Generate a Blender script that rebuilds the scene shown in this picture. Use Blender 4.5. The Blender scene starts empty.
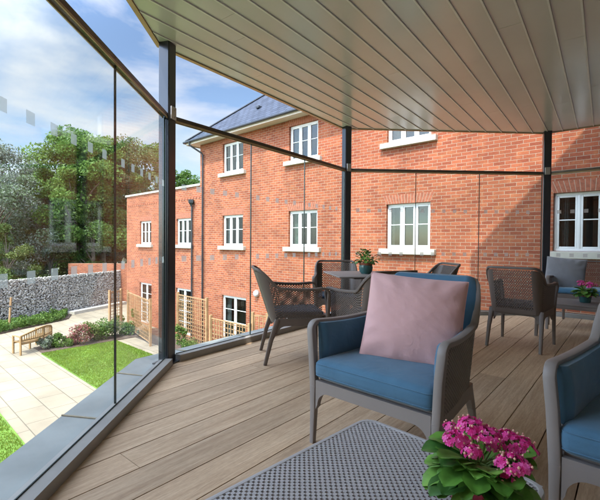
import bpy, math, random
from mathutils import Vector, Matrix, noise
random.seed(7)
R = math.radians
scene = bpy.context.scene
COL = scene.collection

# ------------------------------------------------------------------ camera
CAM_H = 1.05
cd = bpy.data.cameras.new('camera'); cam = bpy.data.objects.new('camera', cd); COL.objects.link(cam)
cd.sensor_width = 36; cd.lens = 24.0; cd.clip_start = 0.05; cd.clip_end = 2000
cam.matrix_world = Matrix.Translation((0, 0, CAM_H)) @ Matrix.Rotation(R(90 - 0.95), 4, 'X') @ Matrix.Rotation(R(0.42), 4, 'Z')
scene.camera = cam

# ------------------------------------------------------------------ light
TR = Vector((0.415, 0.904, -1.58)).normalized()          # direction the sunlight travels
w = bpy.data.worlds.new('World'); scene.world = w; w.use_nodes = True
nt = w.node_tree; N = nt.nodes; L = nt.links; N.clear()
wo = N.new('ShaderNodeOutputWorld'); bg = N.new('ShaderNodeBackground'); sky = N.new('ShaderNodeTexSky')
sky.sky_type = 'NISHITA'; sky.sun_disc = False
sky.sun_elevation = math.asin(-TR.z); sky.sun_rotation = math.atan2(-TR.x, -TR.y)
sky.air_density = 1.0; sky.dust_density = 0.6; sky.ozone_density = 1.5
tc = N.new('ShaderNodeTexCoord'); mp = N.new('ShaderNodeMapping'); mp.inputs['Scale'].default_value = (1.5, 1.5, 3.4)
mp.inputs['Location'].default_value = (0.35, 0.4, 0.2)
n1 = N.new('ShaderNodeTexNoise'); n1.inputs['Scale'].default_value = 1.5; n1.inputs['Detail'].default_value = 9; n1.inputs['Roughness'].default_value = 0.55
n1.inputs['Distortion'].default_value = 0.25
cr = N.new('ShaderNodeValToRGB'); cr.color_ramp.elements[0].position = 0.42; cr.color_ramp.elements[1].position = 0.59
mx = N.new('ShaderNodeMixRGB'); mx.inputs['Color2'].default_value = (4.7, 4.75, 4.95, 1)
m2 = N.new('ShaderNodeMath'); m2.operation = 'MULTIPLY'; m2.inputs[1].default_value = 0.92
L.new(tc.outputs['Generated'], mp.inputs['Vector']); L.new(mp.outputs[0], n1.inputs['Vector'])
L.new(n1.outputs['Fac'], cr.inputs['Fac']); L.new(cr.outputs['Color'], m2.inputs[0]); L.new(m2.outputs[0], mx.inputs['Fac'])
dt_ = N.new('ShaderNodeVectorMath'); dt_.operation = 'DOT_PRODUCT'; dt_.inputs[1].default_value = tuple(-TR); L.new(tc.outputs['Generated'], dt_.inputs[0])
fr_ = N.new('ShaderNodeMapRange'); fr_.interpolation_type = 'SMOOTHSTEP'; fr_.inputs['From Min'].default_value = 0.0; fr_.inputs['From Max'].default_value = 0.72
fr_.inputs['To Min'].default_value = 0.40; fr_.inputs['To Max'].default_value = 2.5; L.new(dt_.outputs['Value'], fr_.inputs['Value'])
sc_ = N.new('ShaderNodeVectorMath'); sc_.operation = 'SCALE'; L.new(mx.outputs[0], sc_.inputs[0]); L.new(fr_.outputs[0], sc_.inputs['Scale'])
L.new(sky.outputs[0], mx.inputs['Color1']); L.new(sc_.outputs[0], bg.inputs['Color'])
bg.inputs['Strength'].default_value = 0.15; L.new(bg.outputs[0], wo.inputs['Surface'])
sd = bpy.data.lights.new('sun', 'SUN'); sd.energy = 2.15; sd.angle = R(0.5); sd.color = (1, 0.95, 0.87)
so = bpy.data.objects.new('sun', sd); COL.objects.link(so); so.rotation_euler = TR.to_track_quat('-Z', 'Y').to_euler()
scene.view_settings.view_transform = 'Standard'; scene.view_settings.look = 'None'
scene.view_settings.gamma = 1; scene.view_settings.use_curve_mapping = False
scene.view_settings.exposure = 1.84
scene.render.engine = 'CYCLES'
scene.cycles.max_bounces = 10; scene.cycles.diffuse_bounces = 5; scene.cycles.transparent_max_bounces = 24

# ------------------------------------------------------------------ materials
def newmat(name):
    m = bpy.data.materials.new(name); m.use_nodes = True
    t = m.node_tree; b = t.nodes['Principled BSDF']
    return m, t, b
def mat(name, col, rough=0.6, metal=0.0, var=0.12, scale=8.0, bump=0.0, bscale=60.0, spec=None, transl=0.0, coat=0.0, detail=4):
    m, t, b = newmat(name); n = t.nodes; l = t.links
    b.inputs['Roughness'].default_value = rough; b.inputs['Metallic'].default_value = metal
    if spec is not None: b.inputs['Specular IOR Level'].default_value = spec
    if coat: b.inputs['Coat Weight'].default_value = coat; b.inputs['Coat Roughness'].default_value = 0.15
    co = n.new('ShaderNodeTexCoord')
    nz = n.new('ShaderNodeTexNoise'); nz.inputs['Scale'].default_value = scale; nz.inputs['Detail'].default_value = detail
    l.new(co.outputs['Object'], nz.inputs['Vector'])
    r = n.new('ShaderNodeValToRGB')
    r.color_ramp.elements[0].position = 0.3; r.color_ramp.elements[1].position = 0.7
    r.color_ramp.elements[0].color = tuple(c * (1 - var) for c in col) + (1,)
    r.color_ramp.elements[1].color = tuple(min(1, c * (1 + var)) for c in col) + (1,)
    l.new(nz.outputs['Fac'], r.inputs['Fac']); l.new(r.outputs[0], b.inputs['Base Color'])
    if bump:
        nb = n.new('ShaderNodeTexNoise'); nb.inputs['Scale'].default_value = bscale; nb.inputs['Detail'].default_value = 3
        l.new(co.outputs['Object'], nb.inputs['Vector'])
        bp = n.new('ShaderNodeBump'); bp.inputs['Strength'].default_value = bump; bp.inputs['Distance'].default_value = 0.01
        l.new(nb.outputs['Fac'], bp.inputs['Height']); l.new(bp.outputs[0], b.inputs['Normal'])
    if transl:
        tr = n.new('ShaderNodeBsdfTranslucent'); l.new(r.outputs[0], tr.inputs['Color'])
        ms = n.new('ShaderNodeMixShader'); ms.inputs[0].default_value = transl
        l.new(b.outputs[0], ms.inputs[1]); l.new(tr.outputs[0], ms.inputs[2]); l.new(ms.outputs[0], n['Material Output'].inputs['Surface'])
    return m
def glassmat(name, tint=(0.93, 0.97, 0.95), ior=1.45, boost=0.0):
    m = bpy.data.materials.new(name); m.use_nodes = True; t = m.node_tree; n = t.nodes; l = t.links; n.clear()
    o = n.new('ShaderNodeOutputMaterial'); tr = n.new('ShaderNodeBsdfTransparent'); tr.inputs[0].default_value = tint + (1,)
    g = n.new('ShaderNodeBsdfGlossy'); g.inputs['Roughness'].default_value = 0.0; g.inputs['Color'].default_value = (1, 1, 1, 1)
    ge = n.new('ShaderNodeNewGeometry'); dt = n.new('ShaderNodeVectorMath'); dt.operation = 'DOT_PRODUCT'
    l.new(ge.outputs['Incoming'], dt.inputs[0]); l.new(ge.outputs['Normal'], dt.inputs[1])
    ab = n.new('ShaderNodeMath'); ab.operation = 'ABSOLUTE'; l.new(dt.outputs['Value'], ab.inputs[0])
    om = n.new('ShaderNodeMath'); om.operation = 'SUBTRACT'; om.inputs[0].default_value = 1; l.new(ab.outputs[0], om.inputs[1])
    pw = n.new('ShaderNodeMath'); pw.operation = 'POWER'; pw.inputs[1].default_value = 6; l.new(om.outputs[0], pw.inputs[0])
    r0 = ((ior - 1) / (ior + 1)) ** 2
    f = n.new('ShaderNodeMath'); f.operation = 'MULTIPLY_ADD'; f.inputs[1].default_value = 1 - r0; f.inputs[2].default_value = r0; l.new(pw.outputs[0], f.inputs[0])
    a = n.new('ShaderNodeMath'); a.operation = 'ADD'; a.inputs[1].default_value = boost; a.use_clamp = True
    ms = n.new('ShaderNodeMixShader'); l.new(f.outputs[0], a.inputs[0]); l.new(a.outputs[0], ms.inputs[0]); l.new(tr.outputs[0], ms.inputs[1]); l.new(g.outputs[0], ms.inputs[2])
    l.new(ms.outputs[0], o.inputs['Surface']); return m
def brickmat(name, c1, c2, mortar):
    m, t, b = newmat(name); n = t.nodes; l = t.links
    b.inputs['Roughness'].default_value = 0.85; b.inputs['Specular IOR Level'].default_value = 0.2
    co = n.new('ShaderNodeTexCoord'); sp = n.new('ShaderNodeSeparateXYZ'); l.new(co.outputs['Object'], sp.inputs[0])
    ad = n.new('ShaderNodeMath'); ad.operation = 'ADD'; l.new(sp.outputs['X'], ad.inputs[0]); l.new(sp.outputs['Y'], ad.inputs[1])
    cb = n.new('ShaderNodeCombineXYZ'); l.new(ad.outputs[0], cb.inputs['X']); l.new(sp.outputs['Z'], cb.inputs['Y'])
    br = n.new('ShaderNodeTexBrick'); br.inputs['Scale'].default_value = 1.0
    br.inputs['Brick Width'].default_value = 0.23; br.inputs['Row Height'].default_value = 0.079
    br.inputs['Mortar Size'].default_value = 0.0074; br.inputs['Mortar Smooth'].default_value = 0.45; br.offset = 0.5
    br.inputs['Bias'].default_value = 0.0
    br.inputs['Color1'].default_value = c1 + (1,); br.inputs['Color2'].default_value = c2 + (1,); br.inputs['Mortar'].default_value = mortar + (1,)
    dn = n.new('ShaderNodeTexNoise'); dn.inputs['Scale'].default_value = 9; dn.inputs['Detail'].default_value = 3; l.new(co.outputs['Object'], dn.inputs['Vector'])
    ds = n.new('ShaderNodeVectorMath'); ds.operation = 'MULTIPLY_ADD'; ds.inputs[1].default_value = (0.016, 0.012, 0); l.new(dn.outputs['Color'], ds.inputs[0]); l.new(cb.outputs[0], ds.inputs[2])
    l.new(ds.outputs[0], br.inputs['Vector'])
    nz = n.new('ShaderNodeTexNoise'); nz.inputs['Scale'].default_value = 0.9; nz.inputs['Detail'].default_value = 6; nz.inputs['Roughness'].default_value = 0.65
    l.new(co.outputs['Object'], nz.inputs['Vector'])
    mr = n.new('ShaderNodeMapRange'); mr.inputs['From Min'].default_value = 0.3; mr.inputs['From Max'].default_value = 0.7
    mr.inputs['To Min'].default_value = 0.74; mr.inputs['To Max'].default_value = 1.22; l.new(nz.outputs['Fac'], mr.inputs['Value'])
    nf = n.new('ShaderNodeTexNoise'); nf.inputs['Scale'].default_value = 40; nf.inputs['Detail'].default_value = 3; l.new(co.outputs['Object'], nf.inputs['Vector'])
    m3 = n.new('ShaderNodeMapRange'); m3.inputs['From Min'].default_value = 0.3; m3.inputs['From Max'].default_value = 0.7
    m3.inputs['To Min'].default_value = 0.88; m3.inputs['To Max'].default_value = 1.12; l.new(nf.outputs['Fac'], m3.inputs['Value'])
    mm = n.new('ShaderNodeMath'); mm.operation = 'MULTIPLY'; l.new(mr.outputs[0], mm.inputs[0]); l.new(m3.outputs[0], mm.inputs[1])
    nh = n.new('ShaderNodeTexNoise'); nh.inputs['Scale'].default_value = 5.5; nh.inputs['Detail'].default_value = 4; l.new(cb.outputs[0], nh.inputs['Vector'])
    rh = n.new('ShaderNodeMapRange'); rh.inputs['From Min'].default_value = 0.52; rh.inputs['From Max'].default_value = 0.72; rh.inputs['To Max'].default_value = 0.38; l.new(nh.outputs['Fac'], rh.inputs['Value'])
    mh = n.new('ShaderNodeMixRGB'); mh.inputs['Color2'].default_value = (0.40, 0.17, 0.07, 1); l.new(rh.outputs[0], mh.inputs['Fac']); l.new(br.outputs['Color'], mh.inputs['Color1'])
    vm = n.new('ShaderNodeVectorMath'); vm.operation = 'SCALE'; l.new(mh.outputs[0], vm.inputs[0]); l.new(mm.outputs[0], vm.inputs['Scale'])
    l.new(vm.outputs[0], b.inputs['Base Color'])
    inv = n.new('ShaderNodeMath'); inv.operation = 'SUBTRACT'; inv.inputs[0].default_value = 1; l.new(br.outputs['Fac'], inv.inputs[1])
    bp = n.new('ShaderNodeBump'); bp.inputs['Strength'].default_value = 0.6; bp.inputs['Distance'].default_value = 0.006
    l.new(inv.outputs[0], bp.inputs['Height']); l.new(bp.outputs[0], b.inputs['Normal'])
    return m
def tilemat(name, c1, c2, joint, bw, bh, ms, rough=0.7, offset=0.5, bump=0.3, axes='XY', var=0.1, nscale=2.5):
    m, t, b = newmat(name); n = t.nodes; l = t.links; b.inputs['Roughness'].default_value = rough
    co = n.new('ShaderNodeTexCoord'); src = co.outputs['Object']
    if axes == 'UV': src = co.outputs['UV']
    br = n.new('ShaderNodeTexBrick'); br.offset = offset; br.inputs['Scale'].default_value = 1
    br.inputs['Brick Width'].default_value = bw; br.inputs['Row Height'].default_value = bh; br.inputs['Mortar Size'].default_value = ms
    br.inputs['Color1'].default_value = c1 + (1,); br.inputs['Color2'].default_value = c2 + (1,); br.inputs['Mortar'].default_value = joint + (1,)
    l.new(src, br.inputs['Vector'])
    nz = n.new('ShaderNodeTexNoise'); nz.inputs['Scale'].default_value = nscale; nz.inputs['Detail'].default_value = 6
    l.new(src, nz.inputs['Vector'])
    mr = n.new('ShaderNodeMapRange'); mr.inputs['From Min'].default_value = 0.3; mr.inputs['From Max'].default_value = 0.7
    mr.inputs['To Min'].default_value = 1 - var; mr.inputs['To Max'].default_value = 1 + var; l.new(nz.outputs['Fac'], mr.inputs['Value'])
    vm = n.new('ShaderNodeVectorMath'); vm.operation = 'SCALE'; l.new(br.outputs['Color'], vm.inputs[0]); l.new(mr.outputs[0], vm.inputs['Scale'])
    l.new(vm.outputs[0], b.inputs['Base Color'])
    inv = n.new('ShaderNodeMath'); inv.operation = 'SUBTRACT'; inv.inputs[0].default_value = 1; l.new(br.outputs['Fac'], inv.inputs[1])
    bp = n.new('ShaderNodeBump'); bp.inputs['Strength'].default_value = bump; bp.inputs['Distance'].default_value = 0.006
    l.new(inv.outputs[0], bp.inputs['Height']); l.new(bp.outputs[0], b.inputs['Normal'])
    return m
def woodmat(name, cols, stretch=(0.9, 22, 22), rough=0.6, bump=0.25, rand=0.18):
    # grain runs along local X; each board (mesh island) gets its own offset and tone
    m, t, b = newmat(name); n = t.nodes; l = t.links; b.inputs['Roughness'].default_value = rough
    b.inputs['Specular IOR Level'].default_value = 0.3
    co = n.new('ShaderNodeTexCoord'); ge = n.new('ShaderNodeNewGeometry')
    of = n.new('ShaderNodeMath'); of.operation = 'MULTIPLY'; of.inputs[1].default_value = 37.0; l.new(ge.outputs['Random Per Island'], of.inputs[0])
    cb = n.new('ShaderNodeCombineXYZ'); l.new(of.outputs[0], cb.inputs[0]); l.new(of.outputs[0], cb.inputs[1])
    va = n.new('ShaderNodeVectorMath'); va.operation = 'ADD'; l.new(co.outputs['Object'], va.inputs[0]); l.new(cb.outputs[0], va.inputs[1])
    mp = n.new('ShaderNodeMapping'); mp.inputs['Scale'].default_value = stretch; l.new(va.outputs[0], mp.inputs['Vector'])
    nz = n.new('ShaderNodeTexNoise'); nz.inputs['Scale'].default_value = 2.2; nz.inputs['Detail'].default_value = 9; nz.inputs['Roughness'].default_value = 0.68; nz.inputs['Distortion'].default_value = 0.9
    l.new(mp.outputs[0], nz.inputs['Vector'])
    r = n.new('ShaderNodeValToRGB'); e = r.color_ramp.elements
    e[0].position = 0.28; e[0].color = cols[0] + (1,); e[1].position = 0.72; e[1].color = cols[2] + (1,)
    k = e.new(0.5); k.color = cols[1] + (1,)
    l.new(nz.outputs['Fac'], r.inputs['Fac'])
    n2 = n.new('ShaderNodeTexNoise'); n2.inputs['Scale'].default_value = 1.3; n2.inputs['Detail'].default_value = 5; l.new(va.outputs[0], n2.inputs['Vector'])
    mr = n.new('ShaderNodeMapRange'); mr.inputs['From Min'].default_value = 0.3; mr.inputs['From Max'].default_value = 0.7
    mr.inputs['To Min'].default_value = 0.86; mr.inputs['To Max'].default_value = 1.14; l.new(n2.outputs['Fac'], mr.inputs['Value'])
    mi = n.new('ShaderNodeMapRange'); mi.inputs['To Min'].default_value = 1 - rand; mi.inputs['To Max'].default_value = 1 + rand
    l.new(ge.outputs['Random Per Island'], mi.inputs['Value'])
    m0_ = n.new('ShaderNodeMath'); m0_.operation = 'MULTIPLY'; l.new(mr.outputs[0], m0_.inputs[0]); l.new(mi.outputs[0], m0_.inputs[1])
    mp2 = n.new('ShaderNodeMapping'); mp2.inputs['Scale'].default_value = (14, 90, 90); l.new(va.outputs[0], mp2.inputs['Vector'])
    n3 = n.new('ShaderNodeTexNoise'); n3.inputs['Scale'].default_value = 1.6; n3.inputs['Detail'].default_value = 5; n3.inputs['Roughness'].default_value = 0.7; l.new(mp2.outputs[0], n3.inputs['Vector'])
    m3_ = n.new('ShaderNodeMapRange'); m3_.inputs['From Min'].default_value = 0.3; m3_.inputs['From Max'].default_value = 0.7; m3_.inputs['To Min'].default_value = 0.82; m3_.inputs['To Max'].default_value = 1.16
    l.new(n3.outputs['Fac'], m3_.inputs['Value'])
    mm = n.new('ShaderNodeMath'); mm.operation = 'MULTIPLY'; l.new(m0_.outputs[0], mm.inputs[0]); l.new(m3_.outputs[0], mm.inputs[1])
    vm = n.new('ShaderNodeVectorMath'); vm.operation = 'SCALE'; l.new(r.outputs[0], vm.inputs[0]); l.new(mm.outputs[0], vm.inputs['Scale'])
    l.new(vm.outputs[0], b.inputs['Base Color'])
    bp = n.new('ShaderNodeBump'); bp.inputs['Strength'].default_value = bump; bp.inputs['Distance'].default_value = 0.003
    l.new(nz.outputs['Fac'], bp.inputs['Height']); l.new(bp.outputs[0], b.inputs['Normal'])
    return m

M = {}
M['deck'] = woodmat('deck_wood', stretch=(0.8, 17, 17), rand=0.12, cols=((0.34, 0.22, 0.135), (0.46, 0.322, 0.207), (0.57, 0.42, 0.285)))
M['teak'] = woodmat('teak', ((0.20, 0.118, 0.048), (0.27, 0.168, 0.074), (0.32, 0.21, 0.10)), rough=0.6)
M['pine'] = mat('treated_timber', (0.30, 0.18, 0.085), 0.7, var=0.25, scale=5)
M['brick'] = brickmat('red_brick', (0.325, 0.100, 0.047), (0.215, 0.058, 0.030), (0.33, 0.235, 0.165))
M['arch'] = mat('arch_brick', (0.28, 0.088, 0.045), 0.85, var=0.3, scale=14)
M['mortar'] = mat('mortar', (0.36, 0.26, 0.185), 0.9)
M['upvc'] = mat('white_frame', (0.66, 0.67, 0.66), 0.35, var=0.02)
M['stone'] = mat('cast_stone', (0.44, 0.415, 0.355), 0.8, var=0.1, scale=4, bump=0.2)
M['dark_room'] = mat('room', (0.055, 0.055, 0.055), 0.9)
M['curtain'] = mat('curtain', (0.27, 0.33, 0.30), 0.9, var=0.25, scale=20)
M['curtain2'] = mat('curtain_cream', (0.30, 0.28, 0.23), 0.9, var=0.2, scale=20); M['curtain3'] = mat('curtain_grey', (0.20, 0.21, 0.24), 0.9, var=0.25, scale=20)
M['slate'] = tilemat('slate', (0.058, 0.072, 0.10), (0.04, 0.05, 0.072), (0.014, 0.017, 0.022), 0.32, 0.22, 0.014, rough=0.8, axes='UV', var=0.15)
M['slate'].node_tree.nodes['Principled BSDF'].inputs['Specular IOR Level'].default_value = 0.12
M['fascia'] = mat('fascia_white', (0.55, 0.49, 0.40), 0.5, var=0.03)
M['gutter'] = mat('black_gutter', (0.02, 0.024, 0.03), 0.35, var=0.1)
M['post'] = mat('post_paint', (0.016, 0.019, 0.028), 0.28, var=0.1, coat=0.4)
M['steel'] = mat('brushed_steel', (0.50, 0.49, 0.47), 0.38, metal=0.85, var=0.08, scale=30)
M['rail'] = mat('bronze_rail', (0.105, 0.082, 0.062), 0.42, metal=0.35, var=0.15)
M['railtrim'] = mat('rail_trim', (0.42, 0.30, 0.17), 0.4, metal=0.4, var=0.1)
M['channel'] = mat('base_channel', (0.27, 0.255, 0.235), 0.5, metal=0.0, var=0.08)
M['glass'] = glassmat('balustrade_glass', (0.95, 0.98, 0.97), 1.20)
M['winglass'] = glassmat('window_glass', (0.72, 0.78, 0.76), 1.5, 0.0)
M['edge'] = mat('glass_edge', (0.012, 0.03, 0.028), 0.25, var=0.1)
M['frost'] = mat('frosted_film', (0.62, 0.64, 0.64), 0.6, var=0.03, transl=0.5)
_t = M['frost'].node_tree; _o = _t.nodes['Material Output']; _src = _o.inputs['Surface'].links[0].from_socket
_m = _t.nodes.new('ShaderNodeMixShader'); _m.inputs[0].default_value = 0.60; _tr = _t.nodes.new('ShaderNodeBsdfTransparent')
_t.links.new(_src, _m.inputs[1]); _t.links.new(_tr.outputs[0], _m.inputs[2]); _t.links.new(_m.outputs[0], _o.inputs['Surface'])
M['ceiling'] = mat('ceiling_board', (0.61, 0.605, 0.585), 0.22, var=0.05, scale=1.5, bump=0.12, bscale=5, coat=0.4)
M['ceilstrip'] = mat('ceiling_strip', (0.70, 0.69, 0.67), 0.35, var=0.05)
M['ceilback'] = mat('ceiling_gap', (0.06, 0.052, 0.045), 0.8)
M['lead'] = mat('ledge_sheet', (0.225, 0.24, 0.23), 0.6, metal=0.0, var=0.2, scale=3, bump=0.08, bscale=6, detail=7)
M['seam'] = mat('ledge_seam', (0.24, 0.20, 0.13), 0.6, var=0.2)
M['render'] = mat('cream_bounce', (0.78, 0.76, 0.71), 0.85, var=0.05)
M['frame'] = mat('chair_plastic', (0.255, 0.222, 0.205), 0.50, var=0.06, scale=3, bump=0.05, bscale=300)
M['tabletop'] = mat('table_plastic', (0.42, 0.405, 0.41), 0.45, var=0.05, scale=3, bump=0.05, bscale=300)
M['framedk'] = mat('brown_plastic', (0.135, 0.105, 0.088), 0.5, var=0.08, scale=3, bump=0.05, bscale=300)
def fabric(name, col, var=0.08):
    m, t, b = newmat(name); n = t.nodes; l = t.links; b.inputs['Roughness'].default_value = 0.9
    b.inputs['Sheen Weight'].default_value = 0.25; b.inputs['Specular IOR Level'].default_value = 0.2
    co = n.new('ShaderNodeTexCoord'); nz = n.new('ShaderNodeTexNoise'); nz.inputs['Scale'].default_value = 5; nz.inputs['Detail'].default_value = 5
    l.new(co.outputs['Object'], nz.inputs['Vector'])
    r = n.new('ShaderNodeValToRGB'); r.color_ramp.elements[0].position = 0.3; r.color_ramp.elements[1].position = 0.7
    r.color_ramp.elements[0].color = tuple(c * (1 - var) for c in col) + (1,); r.color_ramp.elements[1].color = tuple(c * (1 + var) for c in col) + (1,)
    l.new(nz.outputs['Fac'], r.inputs['Fac']); l.new(r.outputs[0], b.inputs['Base Color'])
    ws = []
    for ax in ((1, 0, 0), (0, 1, 0), (0, 0, 1)):
        wv = n.new('ShaderNodeTexNoise'); wv.inputs['Scale'].default_value = 140
        mp = n.new('ShaderNodeMapping'); mp.inputs['Scale'].default_value = tuple(6 if a else 1 for a in ax)
        l.new(co.outputs['Object'], mp.inputs[0]); l.new(mp.outputs[0], wv.inputs[0]); ws.append(wv)
    a = n.new('ShaderNodeMath'); a.operation = 'ADD'; l.new(ws[0].outputs['Fac'], a.inputs[0]); l.new(ws[1].outputs['Fac'], a.inputs[1])
    a2 = n.new('ShaderNodeMath'); a2.operation = 'ADD'; l.new(a.outputs[0], a2.inputs[0]); l.new(ws[2].outputs['Fac'], a2.inputs[1])
    bw = n.new('ShaderNodeTexNoise'); bw.inputs['Scale'].default_value = 9; bw.inputs['Detail'].default_value = 2; bw.inputs['Distortion'].default_value = 1.2
    l.new(co.outputs['Object'], bw.inputs[0])
    b1 = n.new('ShaderNodeBump'); b1.inputs['Strength'].default_value = 0.35; b1.inputs['Distance'].default_value = 0.012; l.new(bw.outputs['Fac'], b1.inputs['Height'])
    bp = n.new('ShaderNodeBump'); bp.inputs['Strength'].default_value = 0.25; bp.inputs['Distance'].default_value = 0.0015
    l.new(a2.outputs[0], bp.inputs['Height']); l.new(b1.outputs[0], bp.inputs['Normal']); l.new(bp.outputs[0], b.inputs['Normal'])
    return m
M['blue'] = fabric('blue_canvas', (0.072, 0.168, 0.262), 0.16)
M['navy'] = fabric('navy_canvas', (0.035, 0.075, 0.145))
M['pink'] = fabric('pink_velvet', (0.74, 0.45, 0.44), 0.05)
M['greycloth'] = fabric('grey_canvas', (0.22, 0.22, 0.24))
M['leafs'] = [mat('leaf_' + str(i), c, 0.6, var=0.2, scale=3, transl=0.4, spec=0.3) for i, c in enumerate(((0.06, 0.12, 0.022), (0.095, 0.175, 0.03), (0.14, 0.22, 0.045)))]
M['leafs_pale'] = [mat('pale_leaf_' + str(i), c, 0.65, var=0.2, scale=3, transl=0.3, spec=0.3) for i, c in enumerate(((0.14, 0.17, 0.13), (0.10, 0.14, 0.07), (0.19, 0.21, 0.17)))]
M['leafs_brown'] = [mat('brown_leaf_' + str(i), c, 0.65, var=0.2, scale=3, transl=0.3, spec=0.3) for i, c in enumerate(((0.085, 0.105, 0.03), (0.125, 0.155, 0.045), (0.13, 0.115, 0.05)))]
M['leafs_lime'] = [mat('lime_leaf_' + str(i), c, 0.6, var=0.2, scale=3, transl=0.35, spec=0.3) for i, c in enumerate(((0.13, 0.17, 0.04), (0.10, 0.15, 0.035), (0.17, 0.20, 0.06)))]
M['leafs_red'] = [mat('red_leaf_' + str(i), c, 0.6, var=0.2, scale=3, transl=0.3, spec=0.3) for i, c in enumerate(((0.22, 0.07, 0.06), (0.13, 0.10, 0.035), (0.30, 0.10, 0.11)))]
M['bark'] = mat('bark', (0.12, 0.095, 0.07), 0.9, var=0.3, scale=6, bump=0.5, bscale=20)
M['grass'] = mat('lawn_turf', (0.10, 0.185, 0.02), 0.9, var=0.3, scale=1.6, bump=0.6, bscale=50, detail=8)
M['blade'] = [mat('grass_blade_' + str(i), c, 0.8, var=0.2, scale=1, transl=0.4, spec=0.15) for i, c in enumerate(((0.135, 0.215, 0.02), (0.16, 0.245, 0.025), (0.20, 0.26, 0.04)))]
M['soil'] = mat('soil', (0.075, 0.05, 0.035), 0.95, var=0.3, scale=8, bump=0.8, bscale=25)
M['earth'] = mat('earth', (0.09, 0.10, 0.05), 0.95, var=0.3, scale=0.6)
M['paving'] = tilemat('patio_stone', (0.275, 0.228, 0.16), (0.235, 0.195, 0.137), (0.12, 0.10, 0.07), 0.9, 0.6, 0.011, rough=0.85, offset=0.4, var=0.16, nscale=1.2)
M['rocks'] = [mat('gabion_stone_' + str(i), c, 0.9, var=0.25, scale=9, bump=0.4) for i, c in enumerate(((0.32, 0.30, 0.265), (0.40, 0.38, 0.34), (0.23, 0.215, 0.19), (0.45, 0.43, 0.385)))]
M['wire'] = mat('gabion_wire', (0.22, 0.22, 0.22), 0.5, metal=0.6)
M['black'] = mat('black_core', (0.02, 0.02, 0.02), 0.95)
M['teal'] = mat('teal_glaze', (0.035, 0.12, 0.115), 0.25, var=0.15, coat=0.5)
M['terracotta'] = mat('terracotta', (0.32, 0.10, 0.05), 0.8, var=0.15)
M['redpot'] = mat('crimson_glaze', (0.42, 0.03, 0.07), 0.3, var=0.1)
M['petal'] = [mat('petal_' + str(i), c, 0.55, var=0.12, scale=30, transl=0.25) for i, c in enumerate(((0.90, 0.07, 0.42), (0.93, 0.16, 0.53), (0.80, 0.04, 0.33)))]
M['bud'] = mat('bud', (0.78, 0.42, 0.33), 0.6, var=0.15)
M['kleaf'] = [mat('fleshy_leaf_' + str(i), c, 0.38, var=0.35, scale=26, transl=0.15) for i, c in enumerate(((0.11, 0.28, 0.04), (0.19, 0.40, 0.07), (0.055, 0.16, 0.03)))]
M['stem'] = mat('stem', (0.14, 0.24, 0.05), 0.5)
M['lampglass'] = mat('lamp_lens', (0.55, 0.56, 0.57), 0.15, var=0.05)

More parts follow.
